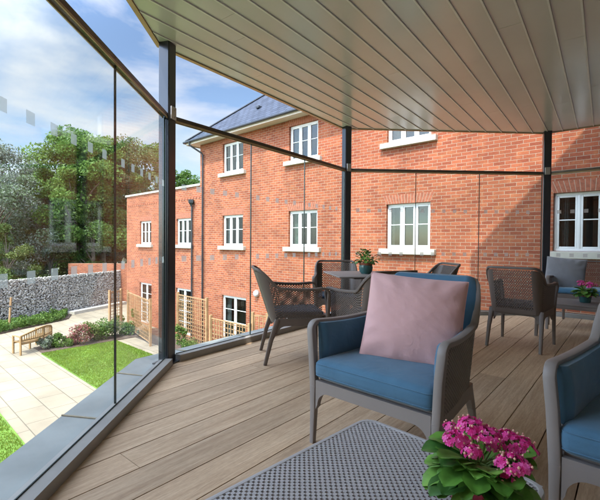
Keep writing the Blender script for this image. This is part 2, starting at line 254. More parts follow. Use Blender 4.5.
# ------------------------------------------------------------------ mesh helpers
class MB:
    def __init__(s): s.v = []; s.f = []; s.mi = []; s.uv = None
    def add(s, vs, fs, m=0):
        o = len(s.v); s.v += [tuple(p) for p in vs]; s.f += [tuple(o + i for i in f) for f in fs]; s.mi += [m] * len(fs)
    def box(s, a, b, m=0, T=None):
        (x0, y0, z0), (x1, y1, z1) = a, b
        vs = [(x0, y0, z0), (x1, y0, z0), (x1, y1, z0), (x0, y1, z0), (x0, y0, z1), (x1, y0, z1), (x1, y1, z1), (x0, y1, z1)]
        if T is not None: vs = [T @ Vector(p) for p in vs]
        s.add(vs, [(0, 3, 2, 1), (4, 5, 6, 7), (0, 1, 5, 4), (1, 2, 6, 5), (2, 3, 7, 6), (3, 0, 4, 7)], m)
    def prism(s, poly, z0, z1, m=0, T=None):
        n = len(poly)
        vs = [(p[0], p[1], z0) for p in poly] + [(p[0], p[1], z1) for p in poly]
        if T is not None: vs = [T @ Vector(p) for p in vs]
        s.add(vs, [tuple(range(n - 1, -1, -1)), tuple(range(n, 2 * n))] + [(i, (i + 1) % n, n + (i + 1) % n, n + i) for i in range(n)], m)
    def rbox(s, c, size, r, n=6, m=0, T=None, fn=None):
        hx, hy, hz = size[0] / 2, size[1] / 2, size[2] / 2
        r = min(r, hx, hy, hz); seen = {}; vs = []; fs = []
        def idx(p):
            k = tuple(round(q, 5) for q in p)
            if k not in seen:
                q = [0, 0, 0]; d = [0, 0, 0]
                for i, h in enumerate((hx, hy, hz)):
                    v = p[i] * h; q[i] = max(-(h - r), min(h - r, v)); d[i] = p[i] * h - q[i]
                D = Vector(d)
                if D.length > 1e-9:
                    P = Vector(q) + D.normalized() * r
                else: P = Vector(q)
                if fn: P = Vector(fn(P, p))
                P = P + Vector(c)
                if T is not None: P = T @ P
                seen[k] = len(vs); vs.append(P)
            return seen[k]
        # denser sampling near the edges
        def pts(h):
            k = [-1]
            a = r / h
            for j in range(1, 4): k.append(-1 + a * (1 - math.cos(j / 3 * math.pi / 2)) if a < 1 else -1 + a * j / 3)
            for j in range(1, n): k.append(-1 + a + (2 - 2 * a) * j / n)
            return sorted(set([round(x, 5) for x in k + [-x for x in k]]))
        gx, gy, gz = pts(hx), pts(hy), pts(hz)
        def face(ga, gb, f, flip):
            for i in range(len(ga) - 1):
                for j in range(len(gb) - 1):
                    q = [idx(f(ga[i], gb[j])), idx(f(ga[i + 1], gb[j])), idx(f(ga[i + 1], gb[j + 1])), idx(f(ga[i], gb[j + 1]))]
                    if flip: q.reverse()
                    if len(set(q)) == 4: fs.append(tuple(q))
        face(gx, gy, lambda a, b: (a, b, 1), False); face(gx, gy, lambda a, b: (a, b, -1), True)
        face(gx, gz, lambda a, b: (a, -1, b), False); face(gx, gz, lambda a, b: (a, 1, b), True)
        face(gy, gz, lambda a, b: (1, a, b), False); face(gy, gz, lambda a, b: (-1, a, b), True)
        s.add(vs, fs, m)
    def sweep(s, pts, w, h, up=(0, 0, 1), n=12, e=0.45, m=0, caps=True):
        # section w (sideways) x h (along up), superellipse; w,h may be lists
        P = [Vector(p) for p in pts]; rings = []; k = len(P)
        ups = up if isinstance(up, list) else [up] * k
        for i in range(k):
            t = (P[min(i + 1, k - 1)] - P[max(i - 1, 0)]).normalized()
            U = Vector(ups[i]); sd_ = t.cross(U)
            if sd_.length < 1e-5: sd_ = t.cross(Vector((0, 1, 0)))
            sd_.normalize(); U = sd_.cross(t).normalized()
            ww = w[i] if isinstance(w, list) else w; hh = h[i] if isinstance(h, list) else h
            ring = []
            for j in range(n):
                a = 2 * math.pi * (j + 0.5) / n; ca, sa = math.cos(a), math.sin(a)
                ring.append(P[i] + sd_ * (ww / 2 * math.copysign(abs(ca) ** e, ca)) + U * (hh / 2 * math.copysign(abs(sa) ** e, sa)))
            rings.append(ring)
        vs = [p for r in rings for p in r]; fs = []
        for i in range(k - 1):
            for j in range(n):
                fs.append((i * n + j, i * n + (j + 1) % n, (i + 1) * n + (j + 1) % n, (i + 1) * n + j))
        if caps: fs.append(tuple(range(n - 1, -1, -1))); fs.append(tuple((k - 1) * n + j for j in range(n)))
        s.add(vs, fs, m)
    def tube(s, a, b, r0, r1=None, n=8, m=0):
        r1 = r0 if r1 is None else r1
        s.sweep([a, b], [2 * r0, 2 * r1], [2 * r0, 2 * r1], up=(0.013, 0.017, 1) if abs((Vector(b) - Vector(a)).normalized().z) < 0.95 else (1, 0.01, 0), n=n, e=1, m=m)
    def lathe(s, prof, n=24, c=(0, 0, 0), m=0, T=None):
        vs = []; k = len(prof)
        for r, z in prof:
            for j in range(n):
                a = 2 * math.pi * j / n; vs.append(Vector((c[0] + r * math.cos(a), c[1] + r * math.sin(a), c[2] + z)))
        if T is not None: vs = [T @ p for p in vs]
        fs = [(i * n + j, i * n + (j + 1) % n, (i + 1) * n + (j + 1) % n, (i + 1) * n + j) for i in range(k - 1) for j in range(n)]
        fs.append(tuple(range(n - 1, -1, -1))); fs.append(tuple((k - 1) * n + j for j in range(n)))
        s.add(vs, fs, m)
    def build(s, name, mats, parent=None, loc=(0, 0, 0), rotz=0, smooth=False, matrix=None):
        me = bpy.data.meshes.new(name); me.from_pydata(s.v, [], s.f)
        for mm in (mats if isinstance(mats, (list, tuple)) else [mats]): me.materials.append(mm)
        me.polygons.foreach_set('material_index', s.mi)
        if smooth:
            me.polygons.foreach_set('use_smooth', [True] * len(me.polygons))
            try: me.set_sharp_from_angle(angle=R(38))
            except Exception: pass
        if s.uv:
            ul = me.uv_layers.new(name='UVMap'); k = 0
            for p in me.polygons:
                for li in p.loop_indices: ul.data[li].uv = s.uv(me.vertices[me.loops[li].vertex_index].co, p.normal)
        me.update()
        o = bpy.data.objects.new(name, me); COL.objects.link(o)
        if parent: o.parent = parent
        o.location = loc; o.rotation_euler = (0, 0, rotz)
        if matrix is not None: o.matrix_world = matrix
        return o
def tag(o, label=None, cat=None, group=None, kind=None):
    if label: o['label'] = label
    if cat: o['category'] = cat
    if group: o['group'] = group
    if kind: o['kind'] = kind
    return o
def empty(name, loc, rotz=0, label=None, cat=None, group=None):
    o = bpy.data.objects.new(name, None); COL.objects.link(o); o.empty_display_size = 0.1
    o.location = loc; o.rotation_euler = (0, 0, rotz); return tag(o, label, cat, group)
def copy_tree(o, parent=None):
    c = o.copy(); COL.objects.link(c)
    if parent: c.parent = parent
    for ch in [q for q in list(COL.objects) if q.parent == o]: copy_tree(ch, c)
    return c
def place(o, loc, rotz, label, group=None, scale=None):
    o.location = loc; o.rotation_euler = (0, 0, rotz); o['label'] = label
    if group: o['group'] = group
    if scale: o.scale = scale
    return o

# ------------------------------------------------------------------ plan of the place
P0 = Vector((-1.052, 0.44)); P1 = Vector((-1.157, 3.48)); P2 = Vector((0.676, 5.90)); P3 = Vector((3.715, 6.06)); P4 = Vector((6.02, 4.06))
PB = Vector((-0.98, -1.6)); PR = Vector((6.02, -1.6))
GZ = -2.95                                  # garden level; the deck is 0
CEIL = 2.76
FW = Vector((0.740, -0.673)); FI = Vector((0.673, 0.740)); FC = 9.27       # facade: along, into, distance
FROT = math.atan2(FW.y, FW.x)
def WC(a, c, z=0.0):
    p = FW * a + FI * c; return Vector((p.x, p.y, z))
def px(x, y=None, c=FC):                    # picture column -> distance along the facade
    d = Vector(((x - 300) / 400.0, 1.0)); t = c / d.dot(FI); return (d * t).dot(FW)
FM = Matrix.Translation(WC(0, FC, 0)) @ Matrix.Rotation(FROT, 4, 'Z')    # facade frame: x along, -y out, z up

# ------------------------------------------------------------------ deck and ceiling boards clipped to the plan
def clip_poly(poly, axis, lo, hi):
    # convex polygon clipped to lo<=axis.p<=hi
    for sgn, lim in ((1, hi), (-1, -lo)):
        out = []
        for i in range(len(poly)):
            a, b = poly[i], poly[(i + 1) % len(poly)]
            da, db = sgn * axis.dot(a) - lim, sgn * axis.dot(b) - lim
            if da <= 0: out.append(a)
            if (da < 0 < db) or (db < 0 < da): out.append(a + (b - a) * (da / (da - db)))
        poly = out
        if len(poly) < 3: return []
    return poly
def offset_plan(d):
    pts = [PB, P0, P1, P2, P3, P4, PR]; n = len(pts); out = []
    cen = sum(pts, Vector((0, 0))) / n
    for i in range(n):
        a, b, c = pts[i - 1], pts[i], pts[(i + 1) % n]
        n1_ = Vector((-(b - a).y, (b - a).x)).normalized(); n2_ = Vector((-(c - b).y, (c - b).x)).normalized()
        if i == 0: n1_ = n1_ * 0.0 + n2_
        if i == n - 1: n2_ = n1_
        bis = (n1_ + n2_).normalized(); k = d / max(0.3, bis.dot(n1_)); out.append(b + bis * k)
    return out
plan_in = offset_plan(-0.0); 
def boards(name, vpx, pitch, phase, gap, z0, z1, plan, m, length=3.6, edge=0.0):
    d = Vector((vpx - 300, 400.0)).normalized(); q = Vector((d.y, -d.x))
    rot = math.atan2(d.y, d.x); Rm = Matrix.Rotation(-rot, 2)
    mb = MB(); lo = min(q.dot(p) for p in plan); hi = max(q.dot(p) for p in plan)
    k = math.floor((lo - phase) / pitch)
    rnd = random.Random(3); i = k
    while i * pitch + phase < hi:
        a = i * pitch + phase + gap / 2; b = a + pitch - gap
        pl = clip_poly(list(plan), q, a, b)
        if pl:
            off = rnd.uniform(0, length); s0 = min(d.dot(p) for p in pl); s1 = max(d.dot(p) for p in pl)
            s = s0 - off
            while s < s1:
                pp = clip_poly(pl, d, s + edge, s + length - edge)
                if len(pp) >= 3:
                    loc2 = [(d.dot(p), -q.dot(p)) for p in pp]
                    ar = sum(loc2[j][0] * loc2[(j + 1) % len(loc2)][1] - loc2[(j + 1) % len(loc2)][0] * loc2[j][1] for j in range(len(loc2)))
                    if ar < 0: loc2.reverse()
                    if abs(ar) > 1e-4: mb.prism(loc2, z0, z1)
                s += length
        i += 1
    o = mb.build(name, m, None, rotz=rot); return o
deck = boards('deck', 635, 0.197, -1.553 % 0.197, 0.006, -0.025, 0.0, offset_plan(0.03), M['deck'], 3.6, 0.0015)
tag(deck, 'weathered timber boarded balcony deck', kind='structure')
mb = MB(); mb.prism([tuple(p) for p in reversed(offset_plan(0.02))], -0.30, -0.030); tag(mb.build('deck_base', M['ceilback']), kind='structure')
mb = MB(); mb.prism([tuple(p) for p in reversed(offset_plan(0.10))], CEIL + 0.02, CEIL + 0.16); roofslab = mb.build('ceiling_base', M['ceilstrip']); tag(roofslab, kind='structure')
ceil = boards('ceiling', 605, 0.186, 0.03, 0.012, CEIL, CEIL + 0.016, offset_plan(0.06), M['ceiling'], 3.0, 0.0012)
tag(ceil, 'taupe boarded balcony ceiling', kind='structure')
# raised strips between the boards
d = Vector((305, 400.0)).normalized(); q = Vector((d.y, -d.x)); rot = math.atan2(d.y, d.x)
mb = MB(); pl0 = offset_plan(0.055); i = -60
while i < 60:
    a = i * 0.186 + 0.03; pp = clip_poly(list(pl0), q, a - 0.0080, a + 0.0050)
    if pp:
        l2 = [(d.dot(p), -q.dot(p)) for p in pp]
        ar = sum(l2[j][0] * l2[(j + 1) % len(l2)][1] - l2[(j + 1) % len(l2)][0] * l2[j][1] for j in range(len(l2)))
        if ar < 0: l2.reverse()
        mb.prism(l2, CEIL - 0.009, CEIL + 0.012)
    i += 1
tag(mb.build('ceiling_strip', M['ceilstrip'], rotz=rot), kind='structure')
# roof edge trim + ledge, segment by segment
corners = [PB, P0, P1, P2, P3, P4]
o1 = offset_plan(0.062); o2 = offset_plan(0.10); lg1 = offset_plan(0.03); lg2 = offset_plan(0.31)
tr_ = MB(); lb = MB(); sm = MB(); lf = MB()
for i in range(5):
    tr_.prism([tuple(o1[i]), tuple(o1[i + 1]), tuple(o2[i + 1]), tuple(o2[i])][::-1], CEIL - 0.012, CEIL + 0.019)
    lb.prism([tuple(lg1[i]), tuple(lg1[i + 1]), tuple(lg2[i + 1]), tuple(lg2[i])][::-1], -0.09, 0.0)
    A, B = lg1[i], lg1[i + 1]; C, D = lg2[i], lg2[i + 1]
    n_ = max(1, round((B - A).length / 0.75))
    for k in range(n_):
        t = (k + 0.5) / n_; a = A.lerp(B, t); b = C.lerp(D, t)
        sm.sweep([(a.x, a.y, 0.004), (b.x, b.y, 0.004)], 0.014, 0.010, n=6, e=0.8)
    lf.prism([tuple(lg1[i]), tuple(lg1[i + 1]), tuple(offset_plan(0.28)[i + 1]), tuple(offset_plan(0.28)[i])][::-1], -0.30, -0.092)
tag(tr_.build('ceiling_trim', M['railtrim']), kind='structure')
tag(lb.build('ledge', M['lead']), kind='structure'); tag(sm.build('ledge_seam', M['seam']), kind='structure'); tag(lf.build('ledge_base', M['fascia']), kind='structure')

# ------------------------------------------------------------------ the building the balcony belongs to
own = empty('brick_building', (0, 0, 0), 0, 'brick and cream building that carries the glazed timber balcony', 'building')
mb = MB()
mb.prism([tuple(p) for p in reversed(offset_plan(0.22))], GZ - 0.1, -0.302)
mb.build('lower_wall', M['brick'], own)
mb = MB(); mb.box((-1.3, -1.9, -0.3), (6.5, -1.65, 2.9)); mb.box((6.1, -1.64, -0.3), (6.4, 3.6, 2.9)); mb.build('wall', M['render'], own)  # unseen walls given pale render to bounce light into the balcony
mb = MB(); mb.box((-7.5, -8, GZ - 0.1), (8.6, -1.91, 10.6)); mb.box((6.41, -1.9, GZ - 0.1), (11, 3.6, 2.9)); mb.build('wall', M['brick'], own)  # rear block is unseen; its height is set to keep sun off the deck
mb = MB(); mb.box((2.1, 0.2, 2.95), (9.5, 5.23, 7.45)); mb.build('shadow_block', M['brick'], own)  # unseen box added above the roof to cast the diagonal shadow on the facade
dr = MB(); dr.box((0.2, -1.64, 0.0), (2.4, -1.60, 2.2)); dr.build('door', M['upvc'], own)

# ------------------------------------------------------------------ posts, rails, glass
post_lab = {0: 'dark steel post just behind the viewer at the left glass', 1: 'dark steel post nearest the viewer at the left balcony corner',
            2: 'dark steel post behind the round of chairs at the left far balcony corner', 3: 'dark steel post in front of the brick wall behind the grey pillow at right',
            4: 'dark steel post at the right end of the balcony glass'}
dirs = []
for i in range(len(corners) - 1): dirs.append((corners[i + 1] - corners[i]).normalized())
for k, P in enumerate([P0, P1, P2, P3, P4]):
    dd = (dirs[k] + (dirs[k + 1] if k + 1 < len(dirs) else dirs[k])).normalized(); a = math.atan2(dd.y, dd.x)
    if k == 0: continue
    t = empty('steel_post', (P.x, P.y, 0), a, post_lab[k], 'post', 'dark balcony posts')
    m1 = MB(); s_ = 0.053; ch = 0.008
    m1.prism([(-s_ + ch, -s_), (s_ - ch, -s_), (s_, -s_ + ch), (s_, s_ - ch), (s_ - ch, s_), (-s_ + ch, s_), (-s_, s_ - ch), (-s_, -s_ + ch)], 0.0, CEIL - 0.001)
    m1.build('shaft', M['post'], t)
    m1 = MB(); m1.box((-0.085, -0.085, 0.0005), (0.085, 0.085, 0.012)); m1.build('base_plate', M['post'], t)
    m1 = MB(); m1.rbox((0, -0.062, 2.16), (0.07, 0.016, 0.11), 0.005, 1); 
    for zz in (2.13, 2.19): m1.tube((0.015, -0.069, zz), (0.015, -0.075, zz), 0.008, n=8)
    m1.build('bracket', M['steel'], t)
seg_lab = ['left', 'far left', 'far', 'right']
RZ = 2.115
pane_lab = {}
segs = [(P0, P1, 0), (P1, P2, 1), (P2, P3, 2), (P3, P4, 3)]
rail_lab = ['slim bronze handrail rising out of the top left of the photo', 'slim bronze handrail crossing the sky and slate roof between the two left posts',
            'level bronze handrail crossing the brick wall between the middle and right posts', 'short bronze handrail seen right of the rightmost post']
base_lab = ['grey metal glass channel beside the lawn at the left deck edge', 'grey metal glass channel on the deck edge in front of the trellis',
            'grey metal glass channel at the deck edge below the middle brick wall', 'grey metal glass channel behind the cushioned bench at right']
pos_lab = [['glass pane at far bottom left nearest the viewer', 'glass pane left of the first dark joint, trees behind it', 'glass pane between the first dark joint and the nearest post'],
           ['glass pane just right of the nearest post, downpipes behind it', 'glass pane in the middle of the left diagonal run, door behind it', 'glass pane behind the small table, just left of the second post'],
           ['glass pane just right of the second post, window behind it', 'glass pane in the middle of the far run, plain brick behind it', 'glass pane just left of the rightmost post, diagonal shadow behind it'],
           ['glass pane just right of the rightmost post, white window behind it', 'glass pane behind the grey mesh bench at the right edge', 'glass pane at the end of the right run']]
FSQ = None
def seg_frame(A, B):
    dd = (B - A).normalized(); return math.atan2(dd.y, dd.x), (B - A).length
for A, B, k in [(PB, P0, -1)] + segs:
    a, ln = seg_frame(A, B)
    if k < 0: continue
    m0 = 0.056
    rl = empty('handrail', (A.x, A.y, RZ), a, rail_lab[k], 'handrail', 'bronze handrails on the glass')
    m1 = MB(); m1.rbox((ln / 2, 0, 0.022), (ln - 2 * m0, 0.046, 0.034), 0.008, 1); m1.build('rail', M['rail'], rl, smooth=True)
    m1 = MB(); m1.box((m0 + 0.002, -0.0225, -0.010), (ln - m0 - 0.002, -0.0155, 0.004)); m1.box((m0 + 0.002, 0.0155, -0.010), (ln - m0 - 0.002, 0.0225, 0.004)); m1.build('trim', M['railtrim'], rl)
    bs = empty('base_channel', (A.x, A.y, 0), a, base_lab[k], 'channel', 'glass base channels')
    m1 = MB(); m1.box((m0 + 0.03, -0.075, 0.001), (ln - m0 - 0.03, -0.011, 0.060)); m1.box((m0 + 0.03, 0.011, 0.001), (ln - m0 - 0.03, 0.035, 0.05)); m1.build('channel', M['channel'], bs)
    m1 = MB(); m1.box((m0 + 0.03, -0.0105, 0.035), (ln - m0 - 0.03, -0.0065, 0.066)); m1.build('gasket', M['edge'], bs)
    for j in range(3):
        fr = (0, 0.29, 0.66, 1) if k == 0 else (0, 1 / 3, 2 / 3, 1)
        x0 = m0 + 0.015 + (ln - 2 * m0 - 0.03) * fr[j]; x1 = m0 + 0.015 + (ln - 2 * m0 - 0.03) * fr[j + 1]
        pn = empty('glass_pane', (A.x, A.y, 0), a, pos_lab[k][j], 'glass pane', 'clear balustrade panes with rows of frosted squares')
        m1 = MB(); m1.box((x0 + 0.004, -0.006, 0.02), (x1 - 0.004, 0.006, RZ - 0.002)); m1.build('glass', M['glass'], pn)
        m1 = MB(); m1.box((x1 - 0.0036, -0.0062, 0.066), (x1 + 0.0036, 0.0062, RZ - 0.004)) if j < 2 else m1.box((x1 - 0.003, -0.0062, 0.066), (x1 + 0.004, 0.0062, RZ - 0.004))
        m1.build('edge_seal', M['edge'], pn)
        xx = x0 + 0.10
        while xx < x1 - 0.05:
            for zc in (0.905, 1.545):
                if FSQ is None:
                    m1 = MB(); m1.box((-0.026, -0.0075, -0.026), (0.026, -0.0062, 0.026)); fq = m1.build('frosted_square', M['frost'], pn); FSQ = fq
                else: fq = FSQ.copy(); COL.objects.link(fq); fq.parent = pn
                fq.location = (xx, 0, zc)
            xx += 0.1635

# ------------------------------------------------------------------ facade
def wall_open(mb, x0, x1, z0, z1, ops, depth=0.10, thick=0.3):
    xs = sorted(set([x0, x1] + [o[0] for o in ops] + [o[1] for o in ops])); zs = sorted(set([z0, z1] + [o[2] for o in ops] + [o[3] for o in ops]))
    def hole(xa, xb, za, zb): return any(o[0] <= xa + 1e-6 and xb <= o[1] + 1e-6 and o[2] <= za + 1e-6 and zb <= o[3] + 1e-6 for o in ops)
    for i in range(len(xs) - 1):
        for j in range(len(zs) - 1):
            if not hole(xs[i], xs[i + 1], zs[j], zs[j + 1]):
                mb.add([(xs[i], 0, zs[j]), (xs[i + 1], 0, zs[j]), (xs[i + 1], 0, zs[j + 1]), (xs[i], 0, zs[j + 1])], [(0, 1, 2, 3)])
    for (a, b, c, d_) in ops:
        t = 0.16
        mb.add([(a, 0, c), (b, 0, c), (b, 0, d_), (a, 0, d_), (a, t, c), (b, t, c), (b, t, d_), (a, t, d_)], [(0, 4, 5, 1), (3, 2, 6, 7), (0, 3, 7, 4), (1, 5, 6, 2)])
def window(parent, a, b, z0, z1, door=False, lights=3, sill=True, arch=True, tone=0):
    Wn = MB(); rc = 0.075; fy0 = rc; fy1 = rc + 0.06; fw = 0.055
    wd = b - a
    def bar(xa, xb, za, zb, y0=fy0, y1=fy1): Wn.rbox(((xa + xb) / 2, (y0 + y1) / 2, (za + zb) / 2), (xb - xa, y1 - y0, zb - za), 0.006, 1)
    bar(a, b, z1 - fw, z1); bar(a, b, z0, z0 + fw); bar(a, a + fw, z0 + fw, z1 - fw); bar(b - fw, b, z0 + fw, z1 - fw)
    inner = (a + fw, b - fw); cw = (inner[1] - inner[0]) / lights
    for i in range(1, lights): bar(inner[0] + i * cw - 0.026, inner[0] + i * cw + 0.026, z0 + fw, z1 - fw)
    g = empty('window' if not door else 'door', (0, 0, 0)); g.parent = parent
    for i in range(lights):
        x0 = inner[0] + i * cw + (0.026 if i else 0); x1 = inner[0] + (i + 1) * cw - (0.026 if i < lights - 1 else 0)
        q0, q1 = fy0 + 0.006, fy1 - 0.01; zz0, zz1 = z0 + fw, z1 - fw; sw = 0.038
        bar(x0, x0 + sw, zz0, zz1, q0, q1); bar(x1 - sw, x1, zz0, zz1, q0, q1); bar(x0 + sw, x1 - sw, zz0, zz0 + sw, q0, q1); bar(x0 + sw, x1 - sw, zz1 - sw, zz1, q0, q1)
        nb = 1 if not door else 3
        for k in range(nb):
            zc = zz0 + (zz1 - zz0) * (k + 1) / (nb + 1); 
            if nb == 1: zc = zz0 + (zz1 - zz0) * 0.54
            bar(x0 + sw, x1 - sw, zc - 0.011, zc + 0.011, q0 + 0.008, q1)
    Wn.build('frame', M['upvc'], g, smooth=True)
    G = MB(); G.box((a + 0.03, fy0 + 0.030, z0 + 0.03), (b - 0.03, fy0 + 0.036, z1 - 0.03)); G.build('pane', M['winglass'], g)
    D = MB(); t = 0.75
    D.add([(a, 0.161, z0), (b, 0.161, z0), (b, 0.161, z1), (a, 0.161, z1), (a, t, z0), (b, t, z0), (b, t, z1), (a, t, z1)], [(4, 5, 6, 7), (0, 1, 5, 4), (3, 7, 6, 2), (0, 4, 7, 3), (1, 2, 6, 5)])
    D.build('room', M['dark_room'], g)
    Cn = MB()
    rc_ = random.Random(int(abs(a) * 100 + z0 * 7)); qa, qb = rc_.uniform(0.04, 0.20), rc_.uniform(0.0, 0.16)
    for (s0, s1) in ((a + 0.03, a + 0.03 + wd * qa), (b - wd * qb, b - 0.03)):
        n_ = 26; vs = []
        for i in range(n_ + 1):
            x = s0 + (s1 - s0) * i / n_; y = 0.24 + 0.022 * math.sin(i * 1.35 + a)
            vs += [(x, y, z0 + 0.03), (x, y, z1 - 0.02)]
        Cn.add(vs, [(2 * i, 2 * i + 2, 2 * i + 3, 2 * i + 1) for i in range(n_)])
    Cn.build('curtain', M[rc_.choice(('curtain', 'curtain2', 'curtain3'))], g)
    if sill:
        S = MB(); S.rbox(((a + b) / 2, -0.02, z0 - 0.070), (wd + 0.32, 0.19, 0.135), 0.010, 1); S.build('sill', M['stone'], g)
    if arch:
        A = MB(); n_ = int((wd + 0.1) / 0.077); h = 0.235; bk = MB()
        spl = 0.10
        for i in range(n_):
            u0 = i / n_ + 0.0045; u1 = (i + 1) / n_ - 0.0045
            b0 = a - 0.0 + wd * u0; b1 = a + wd * u1; t0 = a - spl + (wd + 2 * spl) * u0; t1 = a + spl + wd + (0) - (1 - u1) * (wd + 2 * spl)
            A.add([(b0, -0.004, z1 + 0.003), (b1, -0.004, z1 + 0.003), (t1, -0.004, z1 + h), (t0, -0.004, z1 + h), (b0, 0.02, z1 + 0.003), (b1, 0.02, z1 + 0.003), (t1, 0.02, z1 + h), (t0, 0.02, z1 + h)],
                  [(0, 1, 2, 3), (0, 4, 5, 1), (1, 5, 6, 2), (2, 6, 7, 3), (3, 7, 4, 0)], 0)
        A.add([(a, -0.002, z1 + 0.001), (b, -0.002, z1 + 0.001), (b + spl, -0.002, z1 + h), (a - spl, -0.002, z1 + h)], [(0, 1, 2, 3)], 1)
        A.build('brick_arch', [M['arch'], M['mortar']], g)
    return g
house = empty('house', (0, 0, 0), 0, 'three storey red brick house with slate hipped roof and white windows facing the balcony', 'building')
house.matrix_world = FM
XL = px(200); XR = 6.0
cols = [(px(222.5), px(242.5)), (px(288), px(317.5)), (px(384.5), px(431.5)), (px(551), px(551) + 1.25)]
ops = []; wins = []
for i, (a, b) in enumerate(cols):
    c_ = (a + b) / 2; a = c_ - 0.60; b = c_ + 0.60
    wins.append((a, b, 0.93, 2.08, False)); ops.append((a, b, 0.93, 2.08))
    wins.append((a, b, 3.66, 4.78, False)); ops.append((a, b, 3.66, 4.78))
    if i < 3:
        aa, bb = (c_ - 0.62, c_ + 0.80) if i == 0 else (c_ - 0.75, c_ + 0.75)
        wins.append((aa, bb, GZ + 0.05, -0.93, True)); ops.append((aa, bb, GZ + 0.05, -0.93))
mb = MB(); wall_open(mb, XL, XR, GZ - 0.2, 4.98, ops)
mb.add([(XL, 0, GZ - 0.2), (XL, 8.0, GZ - 0.2), (XL, 8.0, 4.98), (XL, 0, 4.98)], [(3, 2, 1, 0)])
mb.add([(XR, 0, GZ - 0.2), (XR, 8.0, GZ - 0.2), (XR, 8.0, 4.98), (XR, 0, 4.98)], [(0, 1, 2, 3)])
mb.add([(XL, 8.0, GZ - 0.2), (XR, 8.0, GZ - 0.2), (XR, 8.0, 4.98), (XL, 8.0, 4.98)], [(3, 2, 1, 0)])
mb.build('wall', M['brick'], house)
for wn in wins: window(house, wn[0], wn[1], wn[2], wn[3], door=wn[4], lights=2 if wn[4] else 3, sill=not wn[4])
# roof
ov = 0.42; ez = 5.10; dp = 8.0; half = dp / 2 + ov; tp = math.tan(R(41)); rz = ez + half * tp
x0, x1, y0, y1 = XL - ov, XR + ov, -ov, dp + ov
mb = MB()
mb.add([(x0, y0, ez), (x1, y0, ez), (x1, y1, ez), (x0, y1, ez), (x0 + half, y0 + half, rz), (x1 - half, y0 + half, rz)],
       [(0, 1, 5, 4), (1, 2, 5), (2, 3, 4, 5), (3, 0, 4)])
mb.uv = lambda co, nr: ((co.x, math.hypot(co.y - y0, co.z - ez)) if abs(nr.y) > abs(nr.x) else (co.y, math.hypot(co.x - x0, co.z - ez)))
rf = mb.build('roof', M['slate'], house)
mb = MB()
for a_, b_ in (((x0, y0, ez), (x0 + half, y0 + half, rz)), ((x0, y1, ez), (x0 + half, y0 + half, rz)), ((x0 + half, y0 + half, rz), (x1 - half, y0 + half, rz))):
    mb.sweep([Vector(a_) + Vector((0, 0, 0.015)), Vector(b_) + Vector((0, 0, 0.015))], 0.18, 0.05, n=6, e=0.7)
mb.build('ridge_tile', M['gutter'], rf)
mb = MB(); mb.rbox((px(246), 1.0 - ov, ez + 1.0 * tp + 0.04), (0.16, 0.2, 0.1), 0.02, 2); mb.build('vent', M['gutter'], rf)
mb = MB(); mb.box((x0 + 0.02, y0 + 0.02, 4.985), (x1 - 0.02, y1 - 0.02, 5.00)); mb.box((x0 + 0.03, y0 + 0.005, 4.95), (x1 - 0.03, y0 + 0.02, ez - 0.02)); mb.box((x0 + 0.005, y0 + 0.03, 4.95), (x0 + 0.02, y1 - 0.03, ez - 0.02)); mb.build('soffit', M['fascia'], house)
mb = MB(); mb.sweep([(x0 - 0.05, y0 - 0.05, ez - 0.045), (x1, y0 - 0.05, ez - 0.045)], 0.11, 0.085, n=8, e=0.8); mb.sweep([(x0 - 0.05, y0 - 0.05, ez - 0.047), (x0 - 0.05, y1, ez - 0.047)], 0.11, 0.085, n=8, e=0.8)
mb.build('gutter', M['gutter'], house)
mb = MB(); xp = XL + 0.28
mb.sweep([(xp - 0.35, y0 - 0.05, ez - 0.06), (xp - 0.35, y0 - 0.05, ez - 0.18), (xp - 0.3, y0 + 0.05, ez - 0.25), (xp - 0.05, -0.12, ez - 0.48), (xp, -0.08, ez - 0.56), (xp, -0.08, GZ)], 0.068, 0.068, up=(1, 0.2, 0.1), n=10, e=1)
zz = -2.5
while zz < 4.5: mb.tube((xp, -0.08, zz), (xp, -0.08, zz + 0.05), 0.043); zz += 0.95
mb.build('downpipe', M['gutter'], house, smooth=True)
# flat-roofed wing
wing = empty('house_wing', (0, 0, 0), 0, 'lower flat roofed red brick wing with pale coping left of the three storey house', 'building')
wing.matrix_world = FM @ Matrix.Translation((0, 0.04, 0))
WL = px(126); zt = 3.36; ops = []; wins = []
for (a, b) in ((px(138.5), px(151)), (px(175), px(190.5))):
    c_ = (a + b) / 2
    wins.append((c_ - 0.57, c_ + 0.57, 0.95, 2.08, False)); ops.append((c_ - 0.57, c_ + 0.57, 0.95, 2.08))
    wins.append((c_ - 0.6, c_ + 0.6, GZ + 0.05, -0.93, True)); ops.append((c_ - 0.6, c_ + 0.6, GZ + 0.05, -0.93))
mb = MB(); wall_open(mb, WL, XL - 0.001, GZ - 0.2, zt, ops)
mb.add([(WL, 0, GZ - 0.2), (WL, 6.0, GZ - 0.2), (WL, 6.0, zt), (WL, 0, zt)], [(3, 2, 1, 0)])
mb.add([(WL, 6, GZ - 0.2), (XL, 6.0, GZ - 0.2), (XL, 6.0, zt), (WL, 6, zt)], [(3, 2, 1, 0)])
mb.add([(WL, 0, zt), (XL, 0, zt), (XL, 6, zt), (WL, 6, zt)], [(0, 1, 2, 3)])
k = WL + 0.15
mb2 = MB()
while k < XL - 0.15: mb2.box((k, -0.022, 2.86), (k + 0.10, -0.001, 2.93)); k += 0.22
mb.build('wall', M['brick'], wing); mb2.build('dentil_course', M['arch'], wing)
for wn in wins: window(wing, wn[0], wn[1], wn[2], wn[3], door=wn[4], lights=2 if wn[4] else 3, sill=not wn[4])
